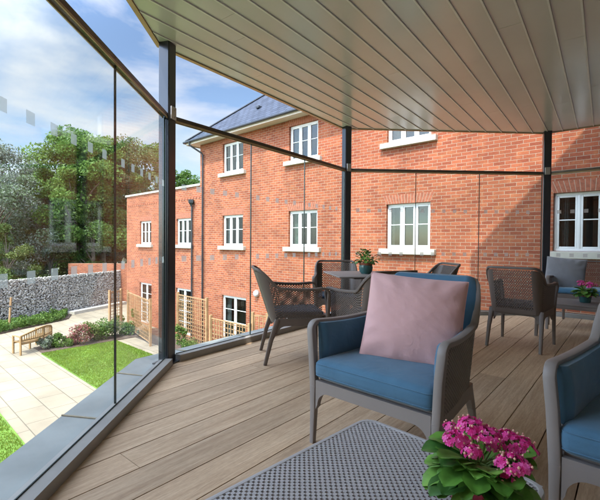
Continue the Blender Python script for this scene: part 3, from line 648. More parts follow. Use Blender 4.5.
mb = MB(); mb.box((WL - 0.06, -0.06, zt + 0.002), (XL - 0.003, 0.3, zt + 0.09)); mb.box((WL - 0.06, 0.302, zt + 0.002), (WL + 0.25, 6.05, zt + 0.09)); mb.build('coping', M['stone'], wing)
xp = px(192.5); mb = MB(); mb.sweep([(xp, -0.08, 2.55), (xp, -0.08, GZ)], 0.07, 0.07, up=(1, 0, 0), n=10, e=1)
mb.lathe([(0.04, -0.12), (0.06, -0.05), (0.13, 0.03), (0.14, 0.13), (0.14, 0.16)], n=4, c=(xp, -0.11, 2.66))
zz = -2.4
while zz < 2.4: mb.tube((xp, -0.08, zz), (xp, -0.08, zz + 0.05), 0.044); zz += 0.95
mb.build('downpipe', M['gutter'], wing)
# wall lamp
wl = empty('wall_lamp', (0, 0, 0), 0, 'round steel wall lamp on the brickwork beside the leftmost chair', 'lamp')
wl.matrix_world = FM @ Matrix.Translation((px(257.5), 0, -0.70))
T_ = Matrix.Rotation(R(90), 4, 'X')
mb = MB(); mb.lathe([(0.13, 0.0), (0.13, 0.05), (0.12, 0.07)], n=28, T=T_); mb.build('backplate', M['steel'], wl, smooth=True)
mb = MB(); mb.lathe([(0.112, 0.069), (0.105, 0.10), (0.075, 0.13), (0.03, 0.145), (0.001, 0.147)], n=28, T=T_); mb.build('lens', M['lampglass'], wl, smooth=True)

# ------------------------------------------------------------------ garden ground
def flat(name, poly, z, m, th=0.0):
    mb = MB()
    if th: mb.prism(poly, z - th, z)
    else: mb.add([(p[0], p[1], z) for p in poly], [tuple(range(len(poly)))])
    o = mb.build(name, m); o.rotation_euler = (0, 0, FROT); return tag(o, kind='structure')
def wc_poly(a0, a1, c0, c1):                # polygon in a frame rotated like the facade (x along, y into)
    return [(a0, c0), (a1, c0), (a1, c1), (a0, c1)]
flat('ground', [(-700, -700), (700, -700), (700, 700), (-700, 700)], GZ - 0.012, M['earth'])
flat('patio', wc_poly(-27, 12, -8, 7.95), GZ - 0.004, M['paving'])
flat('patio', wc_poly(-27, -17.6, 7.96, 14), GZ - 0.004, M['paving'])
lawn1 = wc_poly(-16.35, -3.5, 4.30, 6.98); lawn2 = wc_poly(-14.8, 0.5, -5.0, 2.16)
flat('lawn', lawn1, GZ + 0.012, M['grass'], 0.03); flat('lawn', lawn2, GZ + 0.012, M['grass'], 0.03)
flat('flower_bed', wc_poly(-17.45, -16.40, 4.35, 8.6), GZ + 0.02, M['soil'], 0.04)
flat('flower_bed', wc_poly(-17.4, 6, 8.61, 9.25), GZ + 0.02, M['soil'], 0.04)
flat('flower_bed', wc_poly(-16.39, 6, 7.75, 8.60), GZ + 0.015, M['soil'], 0.04)
gA = Vector((-13.9, 18.5)); gB = Vector((-12.0, 24.8))
gd = (gB - gA).normalized(); gn = Vector((gd.y, -gd.x))      # towards the patio
# bed in front of the gabion wall
mb = MB(); q_ = [gA - gd * 2.6 + gn * 0.05, gA - gd * 2.6 + gn * 1.45, gA + gd * 2.6 + gn * 1.25, gA + gd * 3.6 + gn * 0.4, gA + gd * 3.6 + gn * 0.05]
mb.prism([tuple(p) for p in reversed(q_)][::-1], GZ - 0.02, GZ + 0.05); tag(mb.build('flower_bed', M['soil']), kind='structure')
# concrete footing strip
mb = MB(); q_ = [gA + gd * 3.7 + gn * 0.03, gA + gd * 3.7 + gn * 0.5, gB + gd * 1.2 + gn * 0.5, gB + gd * 1.2 + gn * 0.03]
mb.prism([tuple(p) for p in q_], GZ - 0.02, GZ + 0.16); tag(mb.build('kerb', M['stone']), kind='structure')
# grass blades
def blades(name, a0, a1, c0, c1, n, seed):
    rnd = random.Random(seed); mb = MB()
    for _ in range(n):
        a = rnd.uniform(a0, a1); c = rnd.uniform(c0, c1); h = rnd.uniform(0.02, 0.05); th = rnd.uniform(0, 6.28); wv = rnd.uniform(0.006, 0.013)
        dx, dy = math.cos(th) * wv, math.sin(th) * wv; lx, ly = rnd.gauss(0, 0.014), rnd.gauss(0, 0.014)
        mb.add([(a - dx, c - dy, GZ + 0.01), (a + dx, c + dy, GZ + 0.01), (a + lx, c + ly, GZ + 0.012 + h)], [(0, 1, 2)], rnd.randrange(3))
    o = mb.build(name, M['blade']); o.rotation_euler = (0, 0, FROT); return tag(o, 'short bright mown grass on the garden lawn', 'grass', kind='stuff')
blades('grass', -16.35, -8.0, 4.32, 6.96, 46000, 1)
blades('grass', -12.5, -7.0, -0.5, 2.12, 26000, 2)

# ------------------------------------------------------------------ gabion wall
def gabion(name, A, B, h, label, seed):
    rnd = random.Random(seed); ln = (B - A).length; a = math.atan2((B - A).y, (B - A).x)
    t = empty(name, (A.x, A.y, GZ), a, label, 'wall')
    mb = MB(); mb.box((0, 0.10, 0), (ln, 0.75, h - 0.10)); mb.build('core', M['black'], t)
    ico = [(0, 0, 1), (0.894, 0, 0.447), (0.276, 0.851, 0.447), (-0.724, 0.526, 0.447), (-0.724, -0.526, 0.447), (0.276, -0.851, 0.447),
           (0.724, 0.526, -0.447), (-0.276, 0.851, -0.447), (-0.894, 0, -0.447), (-0.276, -0.851, -0.447), (0.724, -0.526, -0.447), (0, 0, -1)]
    icf = [(0, 1, 2), (0, 2, 3), (0, 3, 4), (0, 4, 5), (0, 5, 1), (1, 6, 2), (2, 7, 3), (3, 8, 4), (4, 9, 5), (5, 10, 1), (6, 7, 2), (7, 8, 3), (8, 9, 4), (9, 10, 5), (10, 6, 1), (6, 11, 7), (7, 11, 8), (8, 11, 9), (9, 11, 10), (10, 11, 6)]
    st = MB(); p = 0.094
    def stone(x, y, z):
        s0, s1, s2 = rnd.uniform(0.045, 0.082), rnd.uniform(0.042, 0.06), rnd.uniform(0.033, 0.062)
        rt = Matrix.Rotation(rnd.uniform(-0.9, 0.9), 3, 'Y') @ Matrix.Rotation(rnd.uniform(0, 6), 3, 'X')
        vs = []
        for v in ico:
            q = rt @ Vector((v[0] * s0, v[1] * s1, v[2] * s2)) * rnd.uniform(0.85, 1.15); vs.append((q.x + x, q.y + y, q.z + z))
        st.add(vs, icf, rnd.choice((0, 0, 1, 1, 2, 3)))
    nz_ = int(h / (p * 0.8))
    for j in range(nz_ + 1):
        for i in range(int(ln / p) + 1):
            stone(i * p + rnd.uniform(-0.04, 0.04) + (j % 2) * p / 2, 0.07 + rnd.uniform(-0.012, 0.03), j * h / nz_ + rnd.uniform(-0.02, 0.02))
    for yy in (0.2, 0.33, 0.46, 0.6):
        for i in range(int(ln / p) + 1): stone(i * p + rnd.uniform(-0.04, 0.04), yy, h - 0.08 + rnd.uniform(-0.02, 0.03))
    st.build('stones', M['rocks'], t)
    wr = MB(); x = 0
    while x <= ln: wr.box((x - 0.008, -0.012, 0), (x + 0.008, 0.0, h + 0.02)); x += 1.0
    for zz in (0.02, h / 2, h): wr.box((0, -0.014, zz - 0.006), (ln, -0.002, zz + 0.006))
    wr.build('wire_cage', M['wire'], t)
    return t
gE = gB + gd * 1.5
gabion('gabion_wall', gA - gd * 0.2, gE, 2.12, 'grey stone gabion wall behind the garden, nearer the brick wing', 5).rotation_euler.z = math.atan2(gd.y, gd.x)
# stones must face the patio: build from far to near so the face (-y) looks at gn
gL = gA + Vector((-7.5, -1.9))
gabion('gabion_wall', gL, gA - gd * 0.22, 2.12, 'grey stone gabion wall running off behind the tree stake at the far left', 6)
# old brick garden wall behind the gabions
bw = MB(); bw.box((0, 0, 0), (6.5, 0.25, 2.6)); 
bwo = bw.build('brick_wall', M['brick'], None, (-14.9, 25.7, GZ), R(6)); tag(bwo, 'old red brick wall half hidden under the trees behind the gabion', 'wall')

# ------------------------------------------------------------------ trellis
def trellis(name, p0, p1, h, label, gaps=0.138):
    p0 = Vector(p0); p1 = Vector(p1); ln = (p1 - p0).length; a = math.atan2((p1 - p0).y, (p1 - p0).x)
    t = empty(name, (p0.x, p0.y, GZ), a, label, 'trellis', 'timber trellis screens by the brick wall')
    for x in (0.0, ln):
        m1 = MB(); m1.rbox((x, 0, h / 2 + 0.03), (0.085, 0.085, h + 0.10), 0.006, 1); m1.build('post', M['pine'], t)
    m1 = MB(); x = 0.07
    z0 = 0.12
    m1.box((0.044, -0.018, z0), (ln - 0.044, 0.018, z0 + 0.035)); m1.box((0.044, -0.018, h - 0.035), (ln - 0.044, 0.018, h))
    while x < ln - 0.06: m1.box((x - 0.012, -0.017, z0 + 0.036), (x + 0.012, -0.001, h - 0.036)); x += gaps
    z = z0 + 0.036 + gaps
    while z < h - 0.06: m1.box((0.046, 0.0005, z - 0.011), (ln - 0.046, 0.016, z + 0.011)); z += gaps
    m1.build('lattice', M['pine'], t); return t
def wcp(x, c): return WC(px(x, c=c), c).xy
trellis('trellis', wcp(109.5, 7.55), wcp(121, 8.2), 1.75, 'timber trellis screen standing left of the brick wing by the shrubs')
trellis('trellis', wcp(128, 8.15), wcp(150.5, 7.5), 1.75, 'timber trellis screen in front of the wing door, left of the nearest post')
trellis('trellis', wcp(178, 8.5), wcp(207, 8.35), 1.95, 'tall timber trellis screen in front of the downpipes')
trellis('trellis', wcp(211, 7.5), wcp(250, 7.5), 1.62, 'timber trellis screen in front of the white door of the house')
trellis('trellis', wcp(253, 7.9), wcp(268, 8.1), 1.85, 'short timber trellis screen below the round wall lamp')

# ------------------------------------------------------------------ plants and trees
def leaf_quad(mb, c, s, rnd, m, up=0.35):
    n_ = Vector((rnd.gauss(0, 1), rnd.gauss(0, 1), rnd.gauss(0, 1) + up)).normalized()
    t = n_.orthogonal().normalized(); t.rotate(Matrix.Rotation(rnd.uniform(0, 6.28), 3, n_)); b = n_.cross(t)
    l_ = s * rnd.uniform(0.7, 1.3); w_ = l_ * 0.5
    c = Vector(c); mb.add([c - t * l_, c + b * w_, c + t * l_, c - b * w_], [(0, 1, 2, 3)], m)
def crown(rad, h, z0, nblob, nleaf, ls, rnd, squash=0.8, mats=3):
    mb = MB(); blobs = []
    for _ in range(nblob):
        u = rnd.random(); zz = z0 + (h - z0) * (u ** 0.9)
        rr = rad * math.sqrt(max(0.08, 1 - (2 * (zz - z0) / (h - z0) - 0.85) ** 2 * 0.75)) * math.sqrt(rnd.random())
        a = rnd.uniform(0, 6.28); blobs.append((rr * math.cos(a), rr * math.sin(a), zz, rad * rnd.uniform(0.16, 0.34), rnd.choice((0, 1, 1, 2))))
    per = nleaf // nblob
    for (x, y, z, r, tone) in blobs:
        for _ in range(per):
            v = Vector((rnd.gauss(0, 1), rnd.gauss(0, 1), rnd.gauss(0, 1))).normalized() * r * (rnd.random() ** 0.4)
            m = tone if rnd.random() < 0.6 else rnd.randrange(mats)
            leaf_quad(mb, (x + v.x, y + v.y, z + v.z * squash), ls, rnd, m)
    return mb, blobs
def tree(loc, h, rad, label, mats, seed, nleaf=14000, nblob=55, ls=0.13, name='tree', base=0.22, group='trees beyond the gabion wall'):
    rnd = random.Random(seed); t = empty(name, loc, rnd.uniform(0, 6), label, 'tree', group)
    mb, blobs = crown(rad, h, h * base, nblob, nleaf, ls, rnd)
    tk = MB(); lean = rnd.uniform(-0.4, 0.4); r0 = h * 0.018
    pts = [(0, 0, 0), (lean * 0.2, 0.05, h * 0.2), (lean * 0.5, 0.1, h * 0.45), (lean, 0, h * 0.8)]
    tk.sweep(pts, [2 * r0 * 1.25, 2 * r0, 1.4 * r0, 0.4 * r0], [2 * r0 * 1.25, 2 * r0, 1.4 * r0, 0.4 * r0], up=(1, 0.1, 0), n=9, e=1)
    for b in rnd.sample(blobs, min(16, len(blobs))):
        z = max(h * 0.12, b[2] * rnd.uniform(0.45, 0.7)); s_ = Vector((lean * z / h, 0.05, z)); e_ = Vector(b[:3])
        mid = s_.lerp(e_, 0.5) + Vector((0, 0, h * 0.03))
        tk.sweep([s_, mid, e_], [r0 * 0.8, r0 * 0.5, r0 * 0.12], [r0 * 0.8, r0 * 0.5, r0 * 0.12], up=(0.3, 1, 0.2), n=6, e=1)
    tk.build('trunk', M['bark'], t, smooth=True); mb.build('crown', mats, t); return t
def at(x, z): return ((x - 300) / 400.0 * z, z, GZ)
G_, P_, B_, Y_ = M['leafs'], M['leafs_pale'], M['leafs_brown'], M['leafs_lime']
tree(at(-6, 25), 9.6, 3.4, 'silvery grey leaved tree at the far left behind the gabion wall', P_, 11, 27200, 60, 0.076)
tree(at(32, 30), 9.3, 3.1, 'pale green tree between the silvery tree and the big green tree', P_ , 12, 20800, 55, 0.091)
tree(at(78, 29), 11.6, 3.6, 'big bright green tree in the middle of the tree line', G_, 13, 32000, 70, 0.106)
tree(at(104, 31), 11.4, 3.2, 'green tree just left of the dark joint in the glass', G_, 14, 24000, 60, 0.106)
tree(at(134, 33), 12.1, 3.2, 'olive brown tree above the brick wing, left of the nearest post', B_, 15, 25600, 60, 0.099)
tree(at(158, 36), 12.6, 3.0, 'green tree partly behind the nearest post', G_, 16, 19200, 50, 0.106)
tree(at(183, 38), 10.7, 2.6, 'green tree top peeping over the coping right of the nearest post', G_, 17, 12800, 40, 0.106)
tree(at(-40, 33), 11, 4.5, 'large tree beyond the left edge of the photo', G_, 18, 14400, 50, 0.137)
tree(at(120, 42), 12.0, 4.5, 'darker tree filling the gap behind the olive brown trees', G_, 19, 14400, 50, 0.152)
tree(at(55, 40), 10.5, 5.0, 'darker tree filling the gap behind the big green tree', G_, 20, 14400, 50, 0.152)
tree(at(4, 23.2), 4.9, 1.5, 'low yellow green bushy tree just above the gabion at far left', Y_, 21, 11200, 40, 0.057, 'small_tree', 0.05)
tree(at(50, 27.5), 6.0, 1.9, 'dark shrubby tree low behind the middle of the gabion wall', B_, 22, 14400, 40, 0.068, 'small_tree', 0.05)
tree(at(92, 29), 6.4, 1.7, 'dark shrubby tree low beside the brick wing', G_, 23, 12800, 40, 0.068, 'small_tree', 0.05)
tree(at(22, 28), 6.4, 2.0, 'dark shrubby tree low between the pale trees', G_, 24, 12800, 40, 0.076, 'small_tree', 0.05)

for k, (x_, z_, h_) in enumerate(((-10, 33, 5.5), (14, 34, 5.0), (40, 34, 5.5), (64, 35, 5.5), (90, 36, 6.0), (112, 37, 6.0))):
    tree(at(x_, z_), h_, 2.6, ['far dark bush beyond the gabion at the left edge of the photo', 'far dark bush beyond the stake and gabion', 'far dark bush beyond the pale green tree', 'far dark bush left of the reflected window',
        'far dark bush right of the reflected window', 'far dark bush close to the brick wing'][k], G_ if k % 2 else B_, 120 + k, 9000, 45, 0.13, 'small_tree', 0.02)
def shrub(a, c, h, rad, label, mats, seed, n=900, ls=0.045, name='shrub', group='shrubs in the garden beds', flowers=None, world=None):
    rnd = random.Random(seed); p = WC(a, c, GZ + 0.02) if world is None else Vector((world[0], world[1], GZ + 0.05))
    t = empty(name, p, 0, label, 'shrub', group); mb = MB(); st = MB()
    nb = 9
    for _ in range(nb):
        a_ = rnd.uniform(0, 6.28); rr = rad * math.sqrt(rnd.random()) * 0.75; z = h * rnd.uniform(0.25, 0.85); r = min(rad * 0.55, h * 0.32)
        cx, cy = rr * math.cos(a_), rr * math.sin(a_); st.sweep([(0, 0, 0), (cx * 0.5, cy * 0.5, z * 0.6), (cx, cy, z)], [0.016, 0.012, 0.005], [0.016, 0.012, 0.005], up=(1, 0.3, 0.1), n=5, e=1)
        for _ in range(n // nb):
            v = Vector((rnd.gauss(0, 1), rnd.gauss(0, 1), rnd.gauss(0, 1))).normalized() * r * (rnd.random() ** 0.4)
            zz = max(0.01, z + v.z)
            leaf_quad(mb, (cx + v.x, cy + v.y, zz), ls, rnd, rnd.randrange(3))
    mb.build('foliage', mats, t); st.build('stems', M['bark'], t); return t
rs = random.Random(44)
tones = [('lime green', Y_), ('deep green', G_), ('greyish', P_), ('reddish olive', B_)]
W_ = [('low', 0.32), ('rounded', 0.5), ('tall', 0.72)]
c = 4.6; i = 0
names = ['greyish shrub at the lawn corner nearest the teak bench', 'low green shrub second from the bench along the lawn end', 'reddish leaved shrub in the lawn end bed near the bench',
         'tall lime shrub in the middle of the lawn end bed', 'bushy green shrub with loose top at the lawn end', 'lime shrub at the end of the lawn near the trellis', 'deep green shrub at the foot of the leftmost trellis']
for k in range(7):
    nm, mm = [('g', P_), ('g', G_), ('r', M['leafs_red']), ('l', Y_), ('g', G_), ('l', Y_), ('d', G_)][k]
    shrub(-16.95 + rs.uniform(-0.15, 0.2), 4.65 + k * 0.52, [0.42, 0.5, 0.72, 0.7, 0.85, 0.62, 0.55][k], [0.34, 0.4, 0.46, 0.42, 0.5, 0.42, 0.38][k], names[k], mm, 60 + k, 1100)
for k, (x, c, h) in enumerate(((136, 8.1, 1.25), (130, 7.95, 0.45), (144, 8.0, 0.35), (118, 8.4, 0.4))):
    shrub(px(x, c=c), c, h, 0.22 + 0.06 * (k != 0), ['tall thin yellow green climber on the trellis left of the nearest post', 'small bushy plant at the foot of the climber', 'small plant at the foot of the trellis beside the nearest post', 'small plant between the two left trellis screens'][k], [Y_, G_, P_, G_][k], 80 + k, 800, 0.04)
for k, (x, c, h) in enumerate(((182, 7.9, 1.15), (188, 7.85, 0.5), (196, 7.95, 0.5), (203, 7.95, 0.4), (214, 7.9, 0.35))):
    shrub(px(x, c=c), c, h, 0.24 + 0.06 * (k != 0), ['tall green climber just right of the nearest post', 'low plant at the foot of the green climber', 'lime plant below the tall trellis', 'low green plant below the downpipe', 'low plant at the foot of the door trellis'][k], [G_, G_, Y_, G_, Y_][k], 90 + k, 700, 0.04)
# ground cover in front of the gabion
rnd = random.Random(5); mb = MB()
for _ in range(9000):
    u = rnd.uniform(-2.6, 3.3); v = rnd.uniform(0.1, 1.35 - max(0, (u - 2.2)) * 0.8); p = gA + gd * u + gn * v
    leaf_quad(mb, (p.x, p.y, GZ + 0.05 + 0.36 * rnd.random() * (0.5 + noise.noise((p.x * 1.6, p.y * 1.6, 0)) + 0.4)), 0.05, rnd, rnd.randrange(3), 0.8)
tag(mb.build('ground_cover', M['leafs']), 'leafy green ground cover planted along the foot of the gabion wall', 'ground cover', kind='stuff')
# sapling with stake
p = Vector(at(8.5, 18.1)); t = empty('tree_stake', (p.x, p.y, GZ), 0, 'pale timber stake standing in the planting at far left against the gabion', 'stake')
mb = MB(); mb.sweep([(0, 0, 0), (0.10, 0, 1.45)], 0.085, 0.085, up=(0, 1, 0), n=8, e=0.8); mb.build('stake', M['pine'], t)
mb = MB(); mb.sweep([(0.06, -0.05, 1.05), (0.15, -0.06, 1.05)], 0.03, 0.06, n=6); mb.build('tie', M['gutter'], t)

# ------------------------------------------------------------------ teak garden bench (curved)
def garden_bench():
    t = empty('garden_bench', (0, 0, 0), 0, 'curved teak garden bench seen from behind on the pale patio', 'bench')
    Rr = 1.75; ang = 0.53
    def arc(a, r, z): return Vector((math.sin(a) * r, Rr - math.cos(a) * r - 0.0, z))
    N_ = 17; A_ = [-ang + 2 * ang * i / (N_ - 1) for i in range(N_)]
    def toph(a): return 0.66 + 0.17 * math.cos(a / ang * math.pi / 2)
    mb = MB(); mb.sweep([arc(a, Rr, toph(a)) for a in A_], 0.05, 0.06, n=8); mb.sweep([arc(a, Rr, 0.50) for a in A_], 0.035, 0.05, n=8); mb.build('back_rail', M['teak'], t)
    mb = MB()
    for i in range(23):
        a = -ang * 0.95 + 2 * ang * 0.95 * i / 22; p0 = arc(a, Rr, 0.51); p1 = arc(a, Rr, toph(a) - 0.02); mb.sweep([p0, p1], 0.035, 0.016, up=(math.sin(-a), math.cos(a), 0), n=6)
    mb.build('back_slats', M['teak'], t)
    mb = MB()
    for k in range(7):
        r = Rr - 0.06 - k * 0.068; mb.sweep([arc(a, r, 0.43) for a in A_], 0.056, 0.022, n=6)
    mb.build('seat', M['teak'], t)
    mb = MB()
    for r in (Rr - 0.03, Rr - 0.50): mb.sweep([arc(a, r, 0.385) for a in A_], 0.03, 0.07, n=6)
    mb.build('seat_frame', M['teak'], t)
    for a in (-ang, 0, ang):
        mb = MB(); mb.sweep([arc(a, Rr, 0), arc(a, Rr, toph(a) - 0.01)], 0.06, 0.06, up=(0, 1, 0), n=8); mb.build('leg', M['teak'], t)
        mb = MB(); mb.sweep([arc(a, Rr - 0.5, 0), arc(a, Rr - 0.5, 0.42 if a == 0 else 0.62)], 0.06, 0.06, up=(0, 1, 0), n=8); mb.build('leg', M['teak'], t)
    for a in (-ang, ang):
        mb = MB(); mb.sweep([arc(a, Rr + 0.02, 0.63), arc(a * 1.01, Rr - 0.25, 0.645), arc(a, Rr - 0.54, 0.635)], 0.07, 0.028, n=8); mb.build('armrest', M['teak'], t)
    return t
gb = garden_bench()
b0 = Vector((-10.24, 14.35)); b1 = Vector((-10.08, 16.05)); ba = math.atan2((b1 - b0).y, (b1 - b0).x)
mid = (b0 + b1) / 2; gb.location = (mid.x + 0.62, mid.y - 0.35, GZ); gb.rotation_euler = (0, 0, ba + R(6))

# ------------------------------------------------------------------ garden chairs with woven mesh shells
class Shell:
    def __init__(s, hw, y0, y1, rc, zb, arm, back, flare=0.02, rake=0.07, inset=0.03, wing=0.62, taper=0.16):
        s.__dict__.update(locals())
        pts = []; L1 = y1 - y0 - rc
        n1_ = 24
        for i in range(n1_ + 1): pts.append((-hw, y0 + L1 * i / n1_))
        for i in range(1, 13):
            a = math.pi - (math.pi / 2) * i / 12; pts.append((-hw + rc + rc * math.cos(a), y1 - rc + rc * math.sin(a)))
        for i in range(1, 25): pts.append((-hw + rc + (2 * hw - 2 * rc) * i / 24, y1))
        h = len(pts) - 1
        for i in range(1, 13):
            a = math.pi / 2 - (math.pi / 2) * i / 12; pts.append((hw - rc + rc * math.cos(a), y1 - rc + rc * math.sin(a)))
        for i in range(1, n1_ + 1): pts.append((hw, y1 - rc - L1 * i / n1_))
        s.p = [Vector(q) for q in pts]; s.l = [0]
        for i in range(1, len(pts)): s.l.append(s.l[-1] + (s.p[i] - s.p[i - 1]).length)
        s.len = s.l[-1]
    def plan(s, t):
        d = min(max(t, 0), 1) * s.len; i = 1
        while i < len(s.l) - 1 and s.l[i] < d: i += 1
        u = (d - s.l[i - 1]) / (s.l[i] - s.l[i - 1]); return s.p[i - 1].lerp(s.p[i], u), (s.p[i] - s.p[i - 1]).normalized()
    def H(s, y):
        f = (y - s.y0) / (s.y1 - s.y0); g = (f - s.wing) / (1.0 - s.wing); g = min(max(g, 0), 1); g = g * g * (3 - 2 * g)
        return s.arm - 0.012 * math.sin(min(1, f / s.wing) * math.pi) + 0.0 + (s.back - s.arm) * g
    def S(s, t, v, off=0.0):
        p, tg = s.plan(t); z = s.zb + (s.H(p.y) - s.zb) * v; nrm = Vector((-tg.y, tg.x))      # outward
        k = (z - s.zb) / (s.back - s.zb); fy = (p.y - s.y0) / (s.y1 - s.y0)
        q = p + nrm * (s.flare * k - s.inset * (1 - k) * 0.5 + off); q.y += s.rake * k * fy * fy; q.x *= 1 - s.taper * max(0, fy) ** 1.5
        return Vector((q.x, q.y, z))
def lattice(mb, S, u0, u1, v0, v1, nu, nv, th=0.003, hole=0.80, m=0, solid=None):
    # checker of square holes in a curved sheet of thickness 2*th
    def P(i, j, o): return S(u0 + (u1 - u0) * i / nu, v0 + (v1 - v0) * j / nv, o)
    for sgn in (1, -1):
        base = {}
        vs = []; fs = []
        for i in range(nu + 1):
            for j in range(nv + 1): base[(i, j)] = len(vs); vs.append(P(i, j, sgn * th))
        for i in range(nu):
            for j in range(nv):
                q = [base[(i, j)], base[(i + 1, j)], base[(i + 1, j + 1)], base[(i, j + 1)]]
                if (i + j) % 2 or (solid and solid(i, j)): fs.append(tuple(q) if sgn > 0 else tuple(reversed(q)))
                else:
                    c = sum((vs[k] for k in q), Vector()) / 4; r = [len(vs) + k for k in range(4)]
                    for k in q: vs.append(c + (vs[k] - c) * hole)
                    for k in range(4):
                        f = (q[k], q[(k + 1) % 4], r[(k + 1) % 4], r[k]); fs.append(f if sgn > 0 else tuple(reversed(f)))
                    if sgn > 0:
                        cc = [P(i, j, -th), P(i + 1, j, -th), P(i + 1, j + 1, -th), P(i, j + 1, -th)]; c2 = sum(cc, Vector()) / 4; r2 = [len(vs) + k for k in range(4)]
                        for k in cc: vs.append(c2 + (k - c2) * hole)
                        for k in range(4): fs.append((r[k], r[(k + 1) % 4], r2[(k + 1) % 4], r2[k]))
        mb.add(vs, fs, m)
def arch_plate(mb, x0, x1, zt, zm, zl, rad, th, T):
    # board between two legs: top zt, underside zm in the middle curving down to zl at both ends; local (x,z) extruded in y
    pts = [(x0, zt), (x0, zl)]
    for i in range(9): a = math.pi - math.pi / 2 * i / 8; pts.append((x0 + 0.012 + rad + rad * math.cos(a), zm - rad + rad * math.sin(a) if zm - rad > zl else zl + (zm - zl) * math.sin(a)))
    for i in range(9): a = math.pi / 2 - math.pi / 2 * i / 8; pts.append((x1 - 0.012 - rad + rad * math.cos(a), zm - rad + rad * math.sin(a) if zm - rad > zl else zl + (zm - zl) * math.sin(a)))
    pts += [(x1, zl), (x1, zt)]
    # build as strips to stay clean
    n_ = len(pts); top = [(p[0], zt) for p in pts[1:-1]]; low = pts[1:-1]; vs = []; k = len(low)
    for y in (-th / 2, th / 2):
        for a_, b_ in zip(top, low): vs += [(a_[0], y, a_[1]), (b_[0], y, b_[1])]
    fs = []
    for i in range(k - 1):
        fs.append((2 * i, 2 * i + 1, 2 * i + 3, 2 * i + 2)); o = 2 * k; fs.append((o + 2 * i + 2, o + 2 * i + 3, o + 2 * i + 1, o + 2 * i))
        fs.append((2 * i, 2 * i + 2, o + 2 * i + 2, o + 2 * i)); fs.append((2 * i + 3, 2 * i + 1, o + 2 * i + 1, o + 2 * i + 3))
    mb.add([T @ Vector(p) for p in vs], fs)
def chair(name, cat, hw, depth, zs, arm, back, rc, mf, label, group, cell=0.0135, leg_w=0.046, splay=0.03, band=0.058, wing=0.62, rake=0.07, taper=0.16, bench=False, round_top=0.055, pw=0.046, corner_solid=0.0, mhole=0.92):
    t = empty(name, (0, 0, 0), 0, label, cat, group)
    sh = Shell(hw, 0.02, depth, rc, zs - 0.06, arm, back, wing=wing, rake=rake, taper=taper)
    mb = MB(); nu = int(sh.len / cell); nv = max(6, int((arm - zs + 0.08) / cell))
    eu = 0.035 / sh.len; dcor = (depth - 0.02 - rc) + rc * 0.785
    mb2 = MB()
    nvb = int((back - zs) / cell)
    # three zones share one sheet; rows follow the rim height
    lattice(mb, lambda u, v, o: sh.S(u, v, o), eu, 1 - eu, 0.10, 0.955, nu, int((nv + nvb) / 2), hole=mhole,
            solid=(lambda i, j: min(abs((i + 0.5) / nu * sh.len - dcor), abs((i + 0.5) / nu * sh.len - (sh.len - dcor))) < corner_solid) if corner_solid else None)
    lattice(mb, lambda u, v, o: sh.S(u, v, o), eu, 1 - eu, 0.0, 0.10, nu // 3, 1, hole=0.0, solid=lambda i, j: True)
    mb.build('mesh_shell', mf, t)
    # frame: front posts, arm band and back rim in one sweep
    pts = []; ws = []; hs = []; ups = []
    def add(p, w_, h_, u): pts.append(Vector(p)); ws.append(w_); hs.append(h_); ups.append(u)
    tp = [sh.S(i / 70, 1.0) for i in range(71)]
    f0 = sh.S(0, 0.0); A0 = tp[0]
    add((f0.x, 0.0, zs - 0.05), pw, leg_w * 0.9, (0, 1, 0)); add((f0.x * 0.5 + A0.x * 0.5, -0.004, (zs + arm) / 2), pw, leg_w * 0.9, (0, 1, 0)); add((A0.x, -0.004, arm - round_top), pw, leg_w * 0.8, (0, 1, 0))
    for k in range(1, 5):
        a = math.pi / 2 * k / 5; add((A0.x, -0.004 + round_top * (1 - math.cos(a)), arm - round_top + round_top * math.sin(a) * 0.97), pw + (band - pw) * k / 5, leg_w * (0.8 - 0.06 * k), (0, math.cos(a), -math.sin(a)))
    for i, p in enumerate(tp):
        if p.y < round_top + 0.0: continue
        f = min(1, max(0, (p.z - arm) / (back - arm))); _, tg = sh.plan(i / 70)
        add(p, band * (1 - f * 0.45), 0.026, (0, 0, -1))
    kk = len(pts)
    for p, w_, h_, u in [(Vector((-q.x, q.y, q.z)), a, b, c) for q, a, b, c in list(zip(pts, ws, hs, ups))[:7]][::-1]: add(p, w_, h_, u)
    mb = MB(); mb.sweep(pts, ws, hs, ups, n=14, e=0.42); 
    mb.build('arm_frame', mf, t, smooth=True)
    # legs
    fx = abs(f0.x); bx = hw * (0.97 - taper)
    for sx in (-1, 1):
        mb = MB(); mb.sweep([(sx * (fx + 0.005), -0.006, 0.0), (sx * (fx + 0.001), -0.002, zs * 0.5), (sx * fx, 0.0, zs - 0.04)], [0.026, 0.033, pw], [0.028, 0.034, leg_w], up=(0, 1, 0), n=12, e=0.45); mb.build('leg', mf, t, smooth=True)
        mb = MB(); yb = depth - 0.06
        mb.sweep([(sx * (bx + 0.015), yb + splay + 0.06, 0.0), (sx * (bx + 0.01), yb + splay * 0.6 + 0.03, zs * 0.5), (sx * bx, yb, zs - 0.03)], [0.028, 0.036, 0.05], [0.030, 0.038, 0.05], up=(0, 1, 0), n=12, e=0.45); mb.build('leg', mf, t, smooth=True)
        mb = MB(); T = Matrix.Translation((sx * (fx - 0.002), 0, 0)) @ Matrix.Rotation(R(90) + sx * math.atan2(fx - bx - 0.012, depth), 4, 'Z')
        arch_plate(mb, 0.02, depth - 0.045, zs - 0.02, zs - 0.085, zs - 0.16, 0.07, 0.022, T); mb.build('side_apron', mf, t, smooth=True)
    mb = MB(); arch_plate(mb, -fx + 0.02, fx - 0.02, zs - 0.008, zs - 0.065, zs - 0.16, 0.07, 0.026, Matrix.Translation((0, -0.002, 0))); mb.build('front_apron', mf, t, smooth=True)
